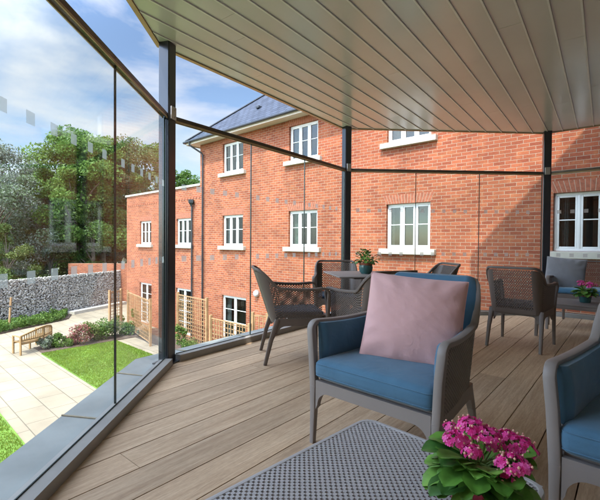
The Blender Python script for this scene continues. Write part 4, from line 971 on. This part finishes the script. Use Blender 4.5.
    mb = MB(); arch_plate(mb, -bx + 0.02, bx - 0.02, zs - 0.02, zs - 0.08, zs - 0.15, 0.06, 0.022, Matrix.Translation((0, depth - 0.05, 0))); mb.build('rear_apron', mf, t, smooth=True)
    mb = MB(); mb.rbox((0, depth / 2 - 0.01, zs - 0.012), (2 * fx - 0.03, depth - 0.06, 0.02), 0.006, 2, fn=lambda P, p: (P.x * (1 - taper * 0.95 * max(0, (P.y + depth / 2) / depth)), P.y, P.z)); mb.build('seat', mf, t)
    return t, sh, fx
def puff(amp, hx, hy):
    def fn(P, p):
        k = (1 - min(1, abs(P.x) / hx) ** 3) * (1 - min(1, abs(P.y) / hy) ** 3)
        return (P.x * (1 - 0.22 * max(0, (P.y + hy) / (2 * hy)) ** 1.5), P.y, P.z + (amp * k if p[2] > 0 else 0) + 0.003 * noise.noise((P.x * 9, P.y * 9, P.z * 9)))
    return fn
def lounge():
    hw, dp_, zs = 0.350, 0.60, 0.345
    t, sh, fx = chair('lounge_armchair', 'armchair', hw, dp_, zs, 0.635, 0.855, 0.09, M['frame'], '', 'blue cushioned lounge armchairs', wing=0.80, rake=0.09, cell=0.0128, taper=0.24, leg_w=0.044, band=0.038, round_top=0.038, pw=0.040)
    mb = MB(); mb.rbox((0, 0.295, zs + 0.052), (2 * hw - 0.050, 0.64, 0.10), 0.035, 8, fn=puff(0.018, hw, 0.32)); s_ = mb.build('seat_cushion', M['blue'], t, smooth=True)
    pm = MB(); hx, hy = hw - 0.025 - 0.0025, 0.32 - 0.0025
    for zz in (zs + 0.052 + 0.030, zs + 0.052 - 0.030):
        ring = []
        for (cx, cy, a0) in ((hx - 0.033, hy - 0.033, 0), (-hx + 0.033, hy - 0.033, 90), (-hx + 0.033, -hy + 0.033, 180), (hx - 0.033, -hy + 0.033, 270)):
            for k in range(6):
                a = R(a0 + 18 * k); x, y = cx + 0.033 * math.cos(a), cy + 0.033 * math.sin(a)
                ring.append((x * (1 - 0.22 * max(0, (y + 0.32) / 0.64) ** 1.5), y + 0.295, zz + 0.001 * math.sin(x * 60)))
        rr = []
        for i in range(len(ring)):
            a, b = Vector(ring[i]), Vector(ring[(i + 1) % len(ring)]); k_ = max(1, int((b - a).length / 0.04))
            for j in range(k_): rr.append(a.lerp(b, j / k_))
        rr.append(rr[0]); pm.sweep(rr, 0.0048, 0.0048, n=8, e=1, caps=False)
    pm.build('piping', M['blue'], s_, smooth=True)
    # side and back liners follow the shell
    def liner(nm, ua, ub, th, mt, top, vb=0.42, over=0.0):
        m1 = MB(); nu, nv = 36, 9
        def pt(u, v, o):
            p = sh.S(u, vb + (top - vb) * v, o); p.z += over * (v ** 2); return p
        g = []; vs = []; fs = []
        prof = []
        for k in range(9):                       # closed section: inner face bulged, outer face tight to the shell
            pass
        sec = [(0.0, -0.012), (0.0, -th * 0.8), (0.06, -th), (0.35, -th * 1.12), (0.65, -th * 1.12), (0.93, -th), (1.0, -th * 0.8), (1.015, -th * 0.45), (1.0, -0.012), (0.5, -0.010)]
        for i in range(nu + 1):
            u = ua + (ub - ua) * i / nu
            e_ = min(1, min(i, nu - i) / 2.0); e_ = 0.45 + 0.55 * math.sin(e_ * math.pi / 2)
            for v, o in sec: vs.append(pt(u, v, -0.012 + (o + 0.012) * e_ + 0.002 * noise.noise((u * 20, v * 6, 0))))
        n_ = len(sec)
        for i in range(nu):
            for j in range(n_): fs.append((i * n_ + j, i * n_ + (j + 1) % n_, (i + 1) * n_ + (j + 1) % n_, (i + 1) * n_ + j))
        fs.append(tuple(range(n_ - 1, -1, -1))); fs.append(tuple(nu * n_ + j for j in range(n_)))
        m1.add(vs, fs); return m1.build(nm, mt, t, smooth=True)
    us = (dp_ - 0.12) / sh.len
    liner('arm_cushion', 0.014 / sh.len, us, 0.050, M['blue'], 0.99); liner('arm_cushion', 1 - us, 1 - 0.014 / sh.len, 0.050, M['blue'], 0.99)
    liner('back_cushion', us + 0.01, 1 - us - 0.01, 0.085, M['blue'], 0.985, over=0.026)
    return t
lc = lounge()
VX = Vector((0.73, -0.68)).normalized(); UX = Vector((0.68, 0.73)).normalized()
TH = math.atan2(VX.y, VX.x)
mid = Vector((0.055, 2.125)) + VX * 0.372
place(lc, (mid.x, mid.y, 0), TH, 'grey mesh lounge armchair with blue cushions holding the pink pillow')
m2_ = Vector((0.855, 1.385)) + VX * 0.372
l2 = copy_tree(lc); place(l2, (m2_.x, m2_.y, 0), TH, 'grey mesh lounge armchair with blue cushions cut off by the right edge, no pillow')

def dining(label, bench=False):
    t, sh, fx = chair('dining_chair', 'chair', 0.265, 0.50, 0.418, 0.660, 0.825, 0.075, M['framedk'], label, 'grey brown mesh dining chairs', leg_w=0.034, splay=0.05, band=0.036, wing=0.76, rake=0.12, cell=0.0125, taper=0.10, corner_solid=0.045, mhole=0.84, pw=0.036)
    mb = MB(); mb.rbox((0, 0.25, 0.418 + 0.018), (0.46, 0.43, 0.030), 0.013, 4, fn=puff(0.0, 0.23, 0.215)); mb.build('seat_pad', M['navy'], t, smooth=True)
    return t
dc = dining('')
def face(o, x, y, fx, fy, label):           # x,y: floor point between the front legs; fx,fy: facing
    return place(o, (x, y, 0), math.atan2(fx, -fy), label)
f = Vector((0.985, 0.17)).normalized(); b = Vector((-0.345, 3.66)); o_ = b + f * 0.56
face(dc, o_.x, o_.y, f.x, f.y, 'brown mesh dining chair seen from its side, leftmost on the deck')
c2 = copy_tree(dc); face(c2, 0.43, 4.55, -0.05, -1.0, 'brown mesh dining chair behind the small table, in front of the second post')
f = Vector((-0.47, 0.88)).normalized(); fl = Vector((0.245, 3.62)); rt_ = Vector((0.88, 0.47)); mid = fl + rt_ * 0.27
c3 = copy_tree(dc); face(c3, mid.x, mid.y, f.x, f.y, 'brown mesh dining chair directly behind the armchair with the pink pillow')
c4 = copy_tree(dc); face(c4, 1.12, 4.55, -1.0, -0.12, 'brown mesh dining chair whose top shows above the blue cushion, right of the small table')
f = -UX * -1; mid = Vector((1.94, 4.2)) + VX * 0.285 + UX * 0.53
c5 = copy_tree(dc); face(c5, mid.x, mid.y, UX.x, UX.y, 'brown mesh dining chair with its back to the viewer, right of the pink pillow')

# ------------------------------------------------------------------ cushioned bench at the right glass
bt, sh, fx = chair('mesh_bench', 'bench', 0.60, 0.56, 0.42, 0.64, 0.83, 0.13, M['framedk'], 'brown mesh two seat bench with blue seat pad against the right hand glass', None, leg_w=0.04, band=0.045, cell=0.0145)
mb = MB(); mb.rbox((0, 0.27, 0.455), (1.12, 0.50, 0.07), 0.028, 6, fn=puff(0.01, 0.56, 0.25)); mb.build('seat_pad', M['blue'], bt, smooth=True)
bd = (P4 - P3).normalized(); bn = Vector((bd.y, -bd.x)); bn = -bn if bn.y > 0 else bn     # towards the room
cc = P3 + bd * 0.78 + bn * 0.84
place(bt, (cc.x, cc.y, 0), math.atan2(bn.x, -bn.y), bt['label'])

# ------------------------------------------------------------------ pillows
def pillow(name, w_, h_, T_, m, label, seed, amp=0.012):
    rnd = random.Random(seed); mb = MB(); n_ = 64; vs = []; fs = []
    for side in (1, -1):
        o = len(vs)
        for i in range(n_ + 1):
            for j in range(n_ + 1):
                u = -1 + 2 * i / n_; v = -1 + 2 * j / n_
                k = ((1 - u * u) ** 0.46) * ((1 - v * v) ** 0.46)
                pin = 1 - 0.035 * (1 - v * v) * (abs(u) ** 2); pin2 = 1 - 0.035 * (1 - u * u) * (abs(v) ** 2)
                x = u * w_ / 2 * pin; z = v * h_ / 2 * pin2
                cr_ = 0.3 * amp * k * noise.noise((u * 1.6 + seed, v * 1.6, side)) + 0.16 * amp * k * (1 - abs(noise.noise((u * 2.2 + seed * 3, v * 5.5 + u * 3, side * 2.2)))) ** 6
                rad_ = 0.006 * math.sin(14 * math.atan2(v, u) + seed + 2 * noise.noise((u * 2, v * 2, 5))) * max(0, (u * u + v * v) - 0.45) * k * 2.2
                vs.append((x, -side * (T_ / 2 * k + cr_ + rad_), z))
        for i in range(n_):
            for j in range(n_):
                q = (o + i * (n_ + 1) + j, o + (i + 1) * (n_ + 1) + j, o + (i + 1) * (n_ + 1) + j + 1, o + i * (n_ + 1) + j + 1)
                fs.append(q if side > 0 else q[::-1])
    mb.add(vs, fs); 
    t = empty(name, (0, 0, 0), 0, label, 'pillow'); mb.build('cover', m, t, smooth=True)
    p2 = MB(); ring = []
    for k in range(121):
        s_ = k / 120 * 4; e = int(s_) % 4; f_ = (s_ - int(s_)) * 2 - 1
        u, v = [(f_, -1), (1, f_), (-f_, 1), (-1, -f_)][e]
        pin = 1 - 0.035 * (1 - v * v) * (abs(u) ** 2); pin2 = 1 - 0.035 * (1 - u * u) * (abs(v) ** 2)
        ring.append((u * w_ / 2 * pin, 0, v * h_ / 2 * pin2))
    p2.sweep(ring, 0.006, 0.006, up=(0, 1, 0), n=6, e=1, caps=False); p2.build('seam', m, t, smooth=True)
    return t
pk = pillow('pink_pillow', 0.505, 0.465, 0.19, M['pink'], 'dusty pink velvet pillow leaning in the blue armchair', 3)
def lean(o, loc, yaw, tilt, roll=0.0): o.matrix_world = Matrix.Translation(loc) @ Matrix.Rotation(yaw, 4, 'Z') @ Matrix.Rotation(tilt, 4, 'X') @ Matrix.Rotation(roll, 4, 'Y')
lean(pk, (0.592, 2.09, 0.652), R(-24), R(-17), R(4))
gp = pillow('grey_pillow', 0.46, 0.44, 0.15, M['greycloth'], 'grey square pillow resting on the mesh bench at right', 8)
pc = cc - bn * 0.28 - bd * 0.45
lean(gp, (pc.x, pc.y, 0.665), math.atan2(bn.x, -bn.y) + 0.15, R(-16), R(5))

# ------------------------------------------------------------------ tables
def low_table(name, lx, ly, h, m, label, group=None, cell=0.0098, cat='table'):
    t = empty(name, (0, 0, 0), 0, label, cat, group); mb = MB(); r = 0.055
    nu, nv = int((lx - 0.024) / cell), int((ly - 0.024) / cell)
    def S(u, v, o): return Vector((-lx / 2 + 0.012 + (lx - 0.024) * u, -ly / 2 + 0.012 + (ly - 0.024) * v, h - 0.006 + o))
    def rim(i, j):
        x, y = (i + 0.5) * cell, (j + 0.5) * cell; X, Y = lx - 0.024, ly - 0.024; q = 0.042
        dx = max(0, q - x, x - (X - q)); dy = max(0, q - y, y - (Y - q)); return dx * dx + dy * dy > q * q
    # corner cells outside the rounded outline are dropped
    mm = MB(); lattice(mm, S, 0, 1, 0, 1, nu, nv, th=0.0042, hole=0.90, solid=rim)
    mm.build('top', m, t)
    # rim
    pts = []
    for (cx, cy, a0) in ((lx / 2 - r, ly / 2 - r, 0), (-lx / 2 + r, ly / 2 - r, 90), (-lx / 2 + r, -ly / 2 + r, 180), (lx / 2 - r, -ly / 2 + r, 270)):
        for k in range(9): a = R(a0 + 90 * k / 8); pts.append((cx + (r - 0.007) * math.cos(a), cy + (r - 0.007) * math.sin(a), h - 0.008))
    pts.append(pts[0]); mb.sweep(pts, 0.017, 0.016, n=10, e=0.6, caps=False)
    pts2 = [(p[0] * 0.985, p[1] * 0.985, h - 0.035) for p in pts]; mb.sweep(pts2, 0.016, 0.045, n=8, e=0.5, caps=False)
    mb.build('rim', m, t, smooth=True)
    for sx in (-1, 1):
        for sy in (-1, 1):
            lg = MB(); lg.sweep([(sx * (lx / 2 - 0.03), sy * (ly / 2 - 0.03), 0), (sx * (lx / 2 - 0.045), sy * (ly / 2 - 0.045), h - 0.012)], [0.032, 0.056], [0.032, 0.056], up=(0, 1, 0), n=10, e=0.5); lg.build('leg', m, t, smooth=True)
    return t
lt = low_table('low_table', 0.60, 0.98, 0.40, M['tabletop'], 'pale grey perforated low table in the foreground under the pink flowers')
cn = Vector((0.235, 1.50)); ctr = cn + VX * 0.30 - UX * 0.49
lt.location = (ctr.x, ctr.y, 0); lt.rotation_euler = (0, 0, TH - R(2))
lt2 = low_table('low_table', 1.0, 0.6, 0.40, M['frame'], 'grey low table by the mesh bench carrying the small flower pot')
cn = Vector((2.70, 4.62)); ctr = cn + VX * 0.5 + UX * 0.30
lt2.location = (ctr.x, ctr.y, 0); lt2.rotation_euler = (0, 0, TH)
# cafe table
ct = empty('cafe_table', (0.70, 4.02, 0), R(8), 'small square cafe table with thin top between the brown chairs', 'table')
mb = MB(); mb.rbox((0, 0, 0.745), (0.80, 0.74, 0.014), 0.006, 2); mb.build('top', M['frame'], ct, smooth=True)
mb = MB(); mb.box((-0.22, -0.22, 0.715), (0.22, 0.22, 0.737)); mb.sweep([(0, 0, 0.02), (0, 0, 0.72)], 0.06, 0.06, up=(0, 1, 0), n=14, e=0.8); mb.build('pedestal', M['framedk'], ct, smooth=True)
mb = MB()
for a in range(4): mb.sweep([(0, 0, 0.03), (0.29 * math.cos(R(45 + 90 * a)), 0.29 * math.sin(R(45 + 90 * a)), 0.012)], [0.06, 0.04], [0.035, 0.02], n=8)
mb.build('foot', M['framedk'], ct, smooth=True)

# ------------------------------------------------------------------ potted plants
def kal_leaf(mb, base, dirv, ln, wd, curl, rnd, m):
    # obovate fleshy leaf with cupped blade and thickness
    dirv = Vector(dirv).normalized(); side = dirv.cross(Vector((0, 0, 1))).normalized(); up = side.cross(dirv).normalized()
    nu, nv = 13, 6; top = []; bot = []; tw = rnd.uniform(-0.35, 0.35)
    for i in range(nu + 1):
        s_ = i / nu; wv = wd * (0.16 + 0.84 * math.sin(min(1, s_ * 0.98) ** 1.25 * math.pi * 0.88) ** 0.8) if s_ > 0.0 else wd * 0.14
        if s_ > 0.97: wv = wd * 0.22
        c = Vector(base) + dirv * (ln * s_) + Vector((0, 0, 1)) * (-curl * s_ * s_ * ln)
        for j in range(nv + 1):
            q = -1 + 2 * j / nv; sc = 1 + 0.07 * math.sin(s_ * 22 + tw * 9) * abs(q) ** 3
            p = c + side * (q * wv / 2 * sc) + up * ((0.34 * abs(q) ** 1.15 + tw * q * 0.3) * wv / 2) 
            top.append(p + up * 0.0016 * (1 - abs(q) ** 4)); bot.append(p - up * 0.0016 * (1 - abs(q) ** 4))
    fs = []; k = nv + 1; n_ = len(top)
    for i in range(nu):
        for j in range(nv):
            a = i * k + j; fs.append((a, a + 1, a + k + 1, a + k)); fs.append((n_ + a, n_ + a + k, n_ + a + k + 1, n_ + a + 1))
    mb.add(top + bot, fs, m)
def blossom(mb, c, nrm, r, rnd, m):
    nrm = Vector(nrm).normalized(); t = nrm.orthogonal().normalized(); t.rotate(Matrix.Rotation(rnd.uniform(0, 6.28), 3, nrm)); b = nrm.cross(t); c = Vector(c)
    for layer, (rr, lift, off) in enumerate(((r, 0.10, 0), (r * 0.66, 0.38, 0.6), (r * 0.36, 0.6, 0.2))):
        for k in range(5):
            a = off + k * 1.2566; d0 = t * math.cos(a) + b * math.sin(a); sd_ = nrm.cross(d0)
            p = [c + nrm * 0.001, c + d0 * rr * 0.55 + sd_ * rr * 0.40 + nrm * rr * lift * 0.5, c + d0 * rr + sd_ * rr * 0.16 + nrm * rr * lift * 1.1, c + d0 * rr - sd_ * rr * 0.16 + nrm * rr * lift * 1.1, c + d0 * rr * 0.55 - sd_ * rr * 0.40 + nrm * rr * lift * 0.5]
            mb.add(p, [(0, 1, 2, 3, 4)], m)
def ico_ball(mb, c, r, m):
    mb.lathe([(r * 0.3, -r * 0.95), (r * 0.85, -r * 0.5), (r, 0), (r * 0.8, r * 0.6), (r * 0.2, r * 1.1)], n=7, c=c, m=m)
def kalanchoe(name, s, label, pot_m, heads, seed, nleaf=40, pr=0.065, ph=0.105, flw=True):
    rnd = random.Random(seed); t = empty(name, (0, 0, 0), 0, label, 'plant', 'potted plants on the tables')
    mb = MB(); mb.lathe([(pr * 0.72, 0), (pr * 0.78, 0.004), (pr * 0.97, ph * 0.80), (pr * 1.06, ph * 0.81), (pr * 1.10, ph), (pr * 1.0, ph), (pr * 0.96, ph * 0.9)], n=32)
    pot = mb.build('pot', pot_m, t, smooth=True)
    mb = MB(); mb.lathe([(pr * 0.95, ph * 0.86), (0.001, ph * 0.9)], n=20); mb.build('soil', M['soil'], t)
    lv = MB(); sm_ = MB()
    for k in range(nleaf):
        a = k * 2.399 + rnd.uniform(-0.3, 0.3); el = rnd.uniform(0.0, 0.58) if k > nleaf * 0.35 else rnd.uniform(-0.3, 0.25)
        hb = ph + (-0.005 + 0.04 * (k / nleaf)) * s; rad0 = 0.012 * s
        dv = (math.cos(a) * math.cos(el), math.sin(a) * math.cos(el), math.sin(el))
        ln = rnd.uniform(0.060, 0.108) * s; base = Vector((math.cos(a) * rad0, math.sin(a) * rad0, hb)) + Vector(dv) * 0.02 * s
        kal_leaf(lv, base, dv, ln, ln * rnd.uniform(0.5, 0.66), rnd.uniform(0.05, 0.4), rnd, rnd.choice((0, 0, 1, 1, 2)))
        sm_.sweep([(0, 0, hb - 0.02), base], 0.006, 0.006, up=(0.2, 1, 0.1), n=5, e=1)
    fl = MB()
    for (hx, hy, hz, hr, nf) in heads:
        c = Vector((hx, hy, hz)); sm_.sweep([(0, 0, ph + 0.03 * s), (hx * 0.45, hy * 0.45, ph * 0.5 + hz * 0.5), (hx, hy, hz - hr * 0.3)], [0.007, 0.006, 0.004], [0.007, 0.006, 0.004], up=(0.2, 1, 0.1), n=6, e=1)
        for _ in range(nf):
            v = Vector((rnd.gauss(0, 1), rnd.gauss(0, 1), abs(rnd.gauss(0, 1)) * 0.9 - 0.15)).normalized()
            p = c + Vector((v.x * hr, v.y * hr, v.z * hr * 0.62)) * rnd.uniform(0.80, 1.12)
            if rnd.random() < 0.2: ico_ball(fl, p + v * 0.005, rnd.uniform(0.0022, 0.0036) * (s ** 0.3), 3)
            else: blossom(fl, p, v + Vector((rnd.gauss(0, 0.25), rnd.gauss(0, 0.25), 0.2)), rnd.uniform(0.0060, 0.0088) * (s ** 0.3), rnd, rnd.choice((0, 0, 1, 1, 2)))
            if _ % 3 == 0: sm_.tube(c + Vector((0, 0, -hr * 0.4)), p, 0.0012, n=4)
    lv.build('leaves', M['kleaf'], t, smooth=True); sm_.build('stems', M['stem'], t)
    if heads: fl.build('flowers', M['petal'] + [M['bud']], t)
    return t
# flower heads given as picture column, row and depth, turned into places relative to the pot
KP = Vector((0.43, 0.945, 0.40))
def head(x, y, z, r, n):
    n = int(n * 1.5); return ((x - 300) / 400 * z - KP.x, z - KP.y, CAM_H - (y - 243.5) / 400 * z - KP.z, r, n)
heads = [head(474, 427, 0.95, 0.030, 62), head(459, 440, 0.93, 0.026, 46), head(489, 436, 0.93, 0.030, 56), head(474, 452, 0.90, 0.022, 36), head(453, 428, 0.99, 0.017, 20),
         head(521, 446, 0.94, 0.034, 72), head(517, 466, 0.86, 0.033, 72), head(510, 436, 1.0, 0.02, 26), head(531, 452, 0.93, 0.019, 24), head(509, 478, 0.86, 0.016, 18), head(495, 447, 0.95, 0.016, 16)]
k1 = kalanchoe('potted_plant', 1.0, 'large pink flowering plant with fleshy leaves in the foreground on the pale table', M['redpot'], heads, 9, nleaf=95, pr=0.07, ph=0.10)
k1.location = KP
k2 = kalanchoe('potted_plant', 0.95, 'small pink flowering plant in a red rimmed pot on the low table at right', M['teal'],
               [(0.03, -0.03, 0.185, 0.032, 60), (-0.05, -0.02, 0.175, 0.032, 60), (-0.01, 0.05, 0.195, 0.03, 50), (0.085, 0.0, 0.17, 0.03, 44), (-0.01, -0.075, 0.16, 0.026, 36)], 10, nleaf=46, pr=0.06, ph=0.085)
p = Vector(((586 - 300) / 400 * 4.55, 4.55)); k2.location = (p.x, p.y, 0.402); k2.scale = (1.15, 1.15, 1.15)
mb = MB(); mb.lathe([(0.062, 0.062), (0.066, 0.088), (0.060, 0.088), (0.058, 0.064)], n=24); mb.build('rim', M['redpot'], k2, smooth=True)
# leafy plant on the cafe table
def leafy(label):
    rnd = random.Random(3); t = empty('potted_plant', (0, 0, 0), 0, label, 'plant', 'potted plants on the tables')
    mb = MB(); mb.lathe([(0.045, 0), (0.06, 0.02), (0.066, 0.06), (0.062, 0.085)], n=28); mb.build('pot', M['teal'], t, smooth=True)
    mb = MB(); mb.lathe([(0.062, 0.086), (0.064, 0.108), (0.058, 0.108), (0.055, 0.09)], n=28); mb.build('rim', M['terracotta'], t, smooth=True)
    mb = MB(); mb.lathe([(0.056, 0.098), (0.001, 0.1)], n=16); mb.build('soil', M['soil'], t)
    lv = MB(); sm_ = MB()
    for k in range(95):
        a = rnd.uniform(0, 6.28); el = rnd.uniform(-0.1, 1.35); rr = rnd.uniform(0.03, 0.115)
        dv = Vector((math.cos(a) * math.cos(el), math.sin(a) * math.cos(el), math.sin(el))); b_ = Vector((0, 0, 0.115)) + Vector((dv.x, dv.y, dv.z * 1.15)) * rr
        ln = rnd.uniform(0.035, 0.055); kal_leaf(lv, b_, dv + Vector((rnd.gauss(0, 0.3), rnd.gauss(0, 0.3), 0.1)), ln, ln * 0.62, rnd.uniform(0.2, 0.8), rnd, rnd.choice((0, 1, 2)))
        if k % 3 == 0: sm_.tube((0, 0, 0.1), b_, 0.002, n=4)
    lv.build('leaves', M['kleaf'], t, smooth=True); sm_.build('stems', M['stem'], t); return t
lp = leafy('small leafy green plant in a teal pot on the cafe table'); lp.location = ((366 - 300) / 400 * 4.0, 4.0, 0.753); lp.scale = (1.05, 1.05, 1.0)
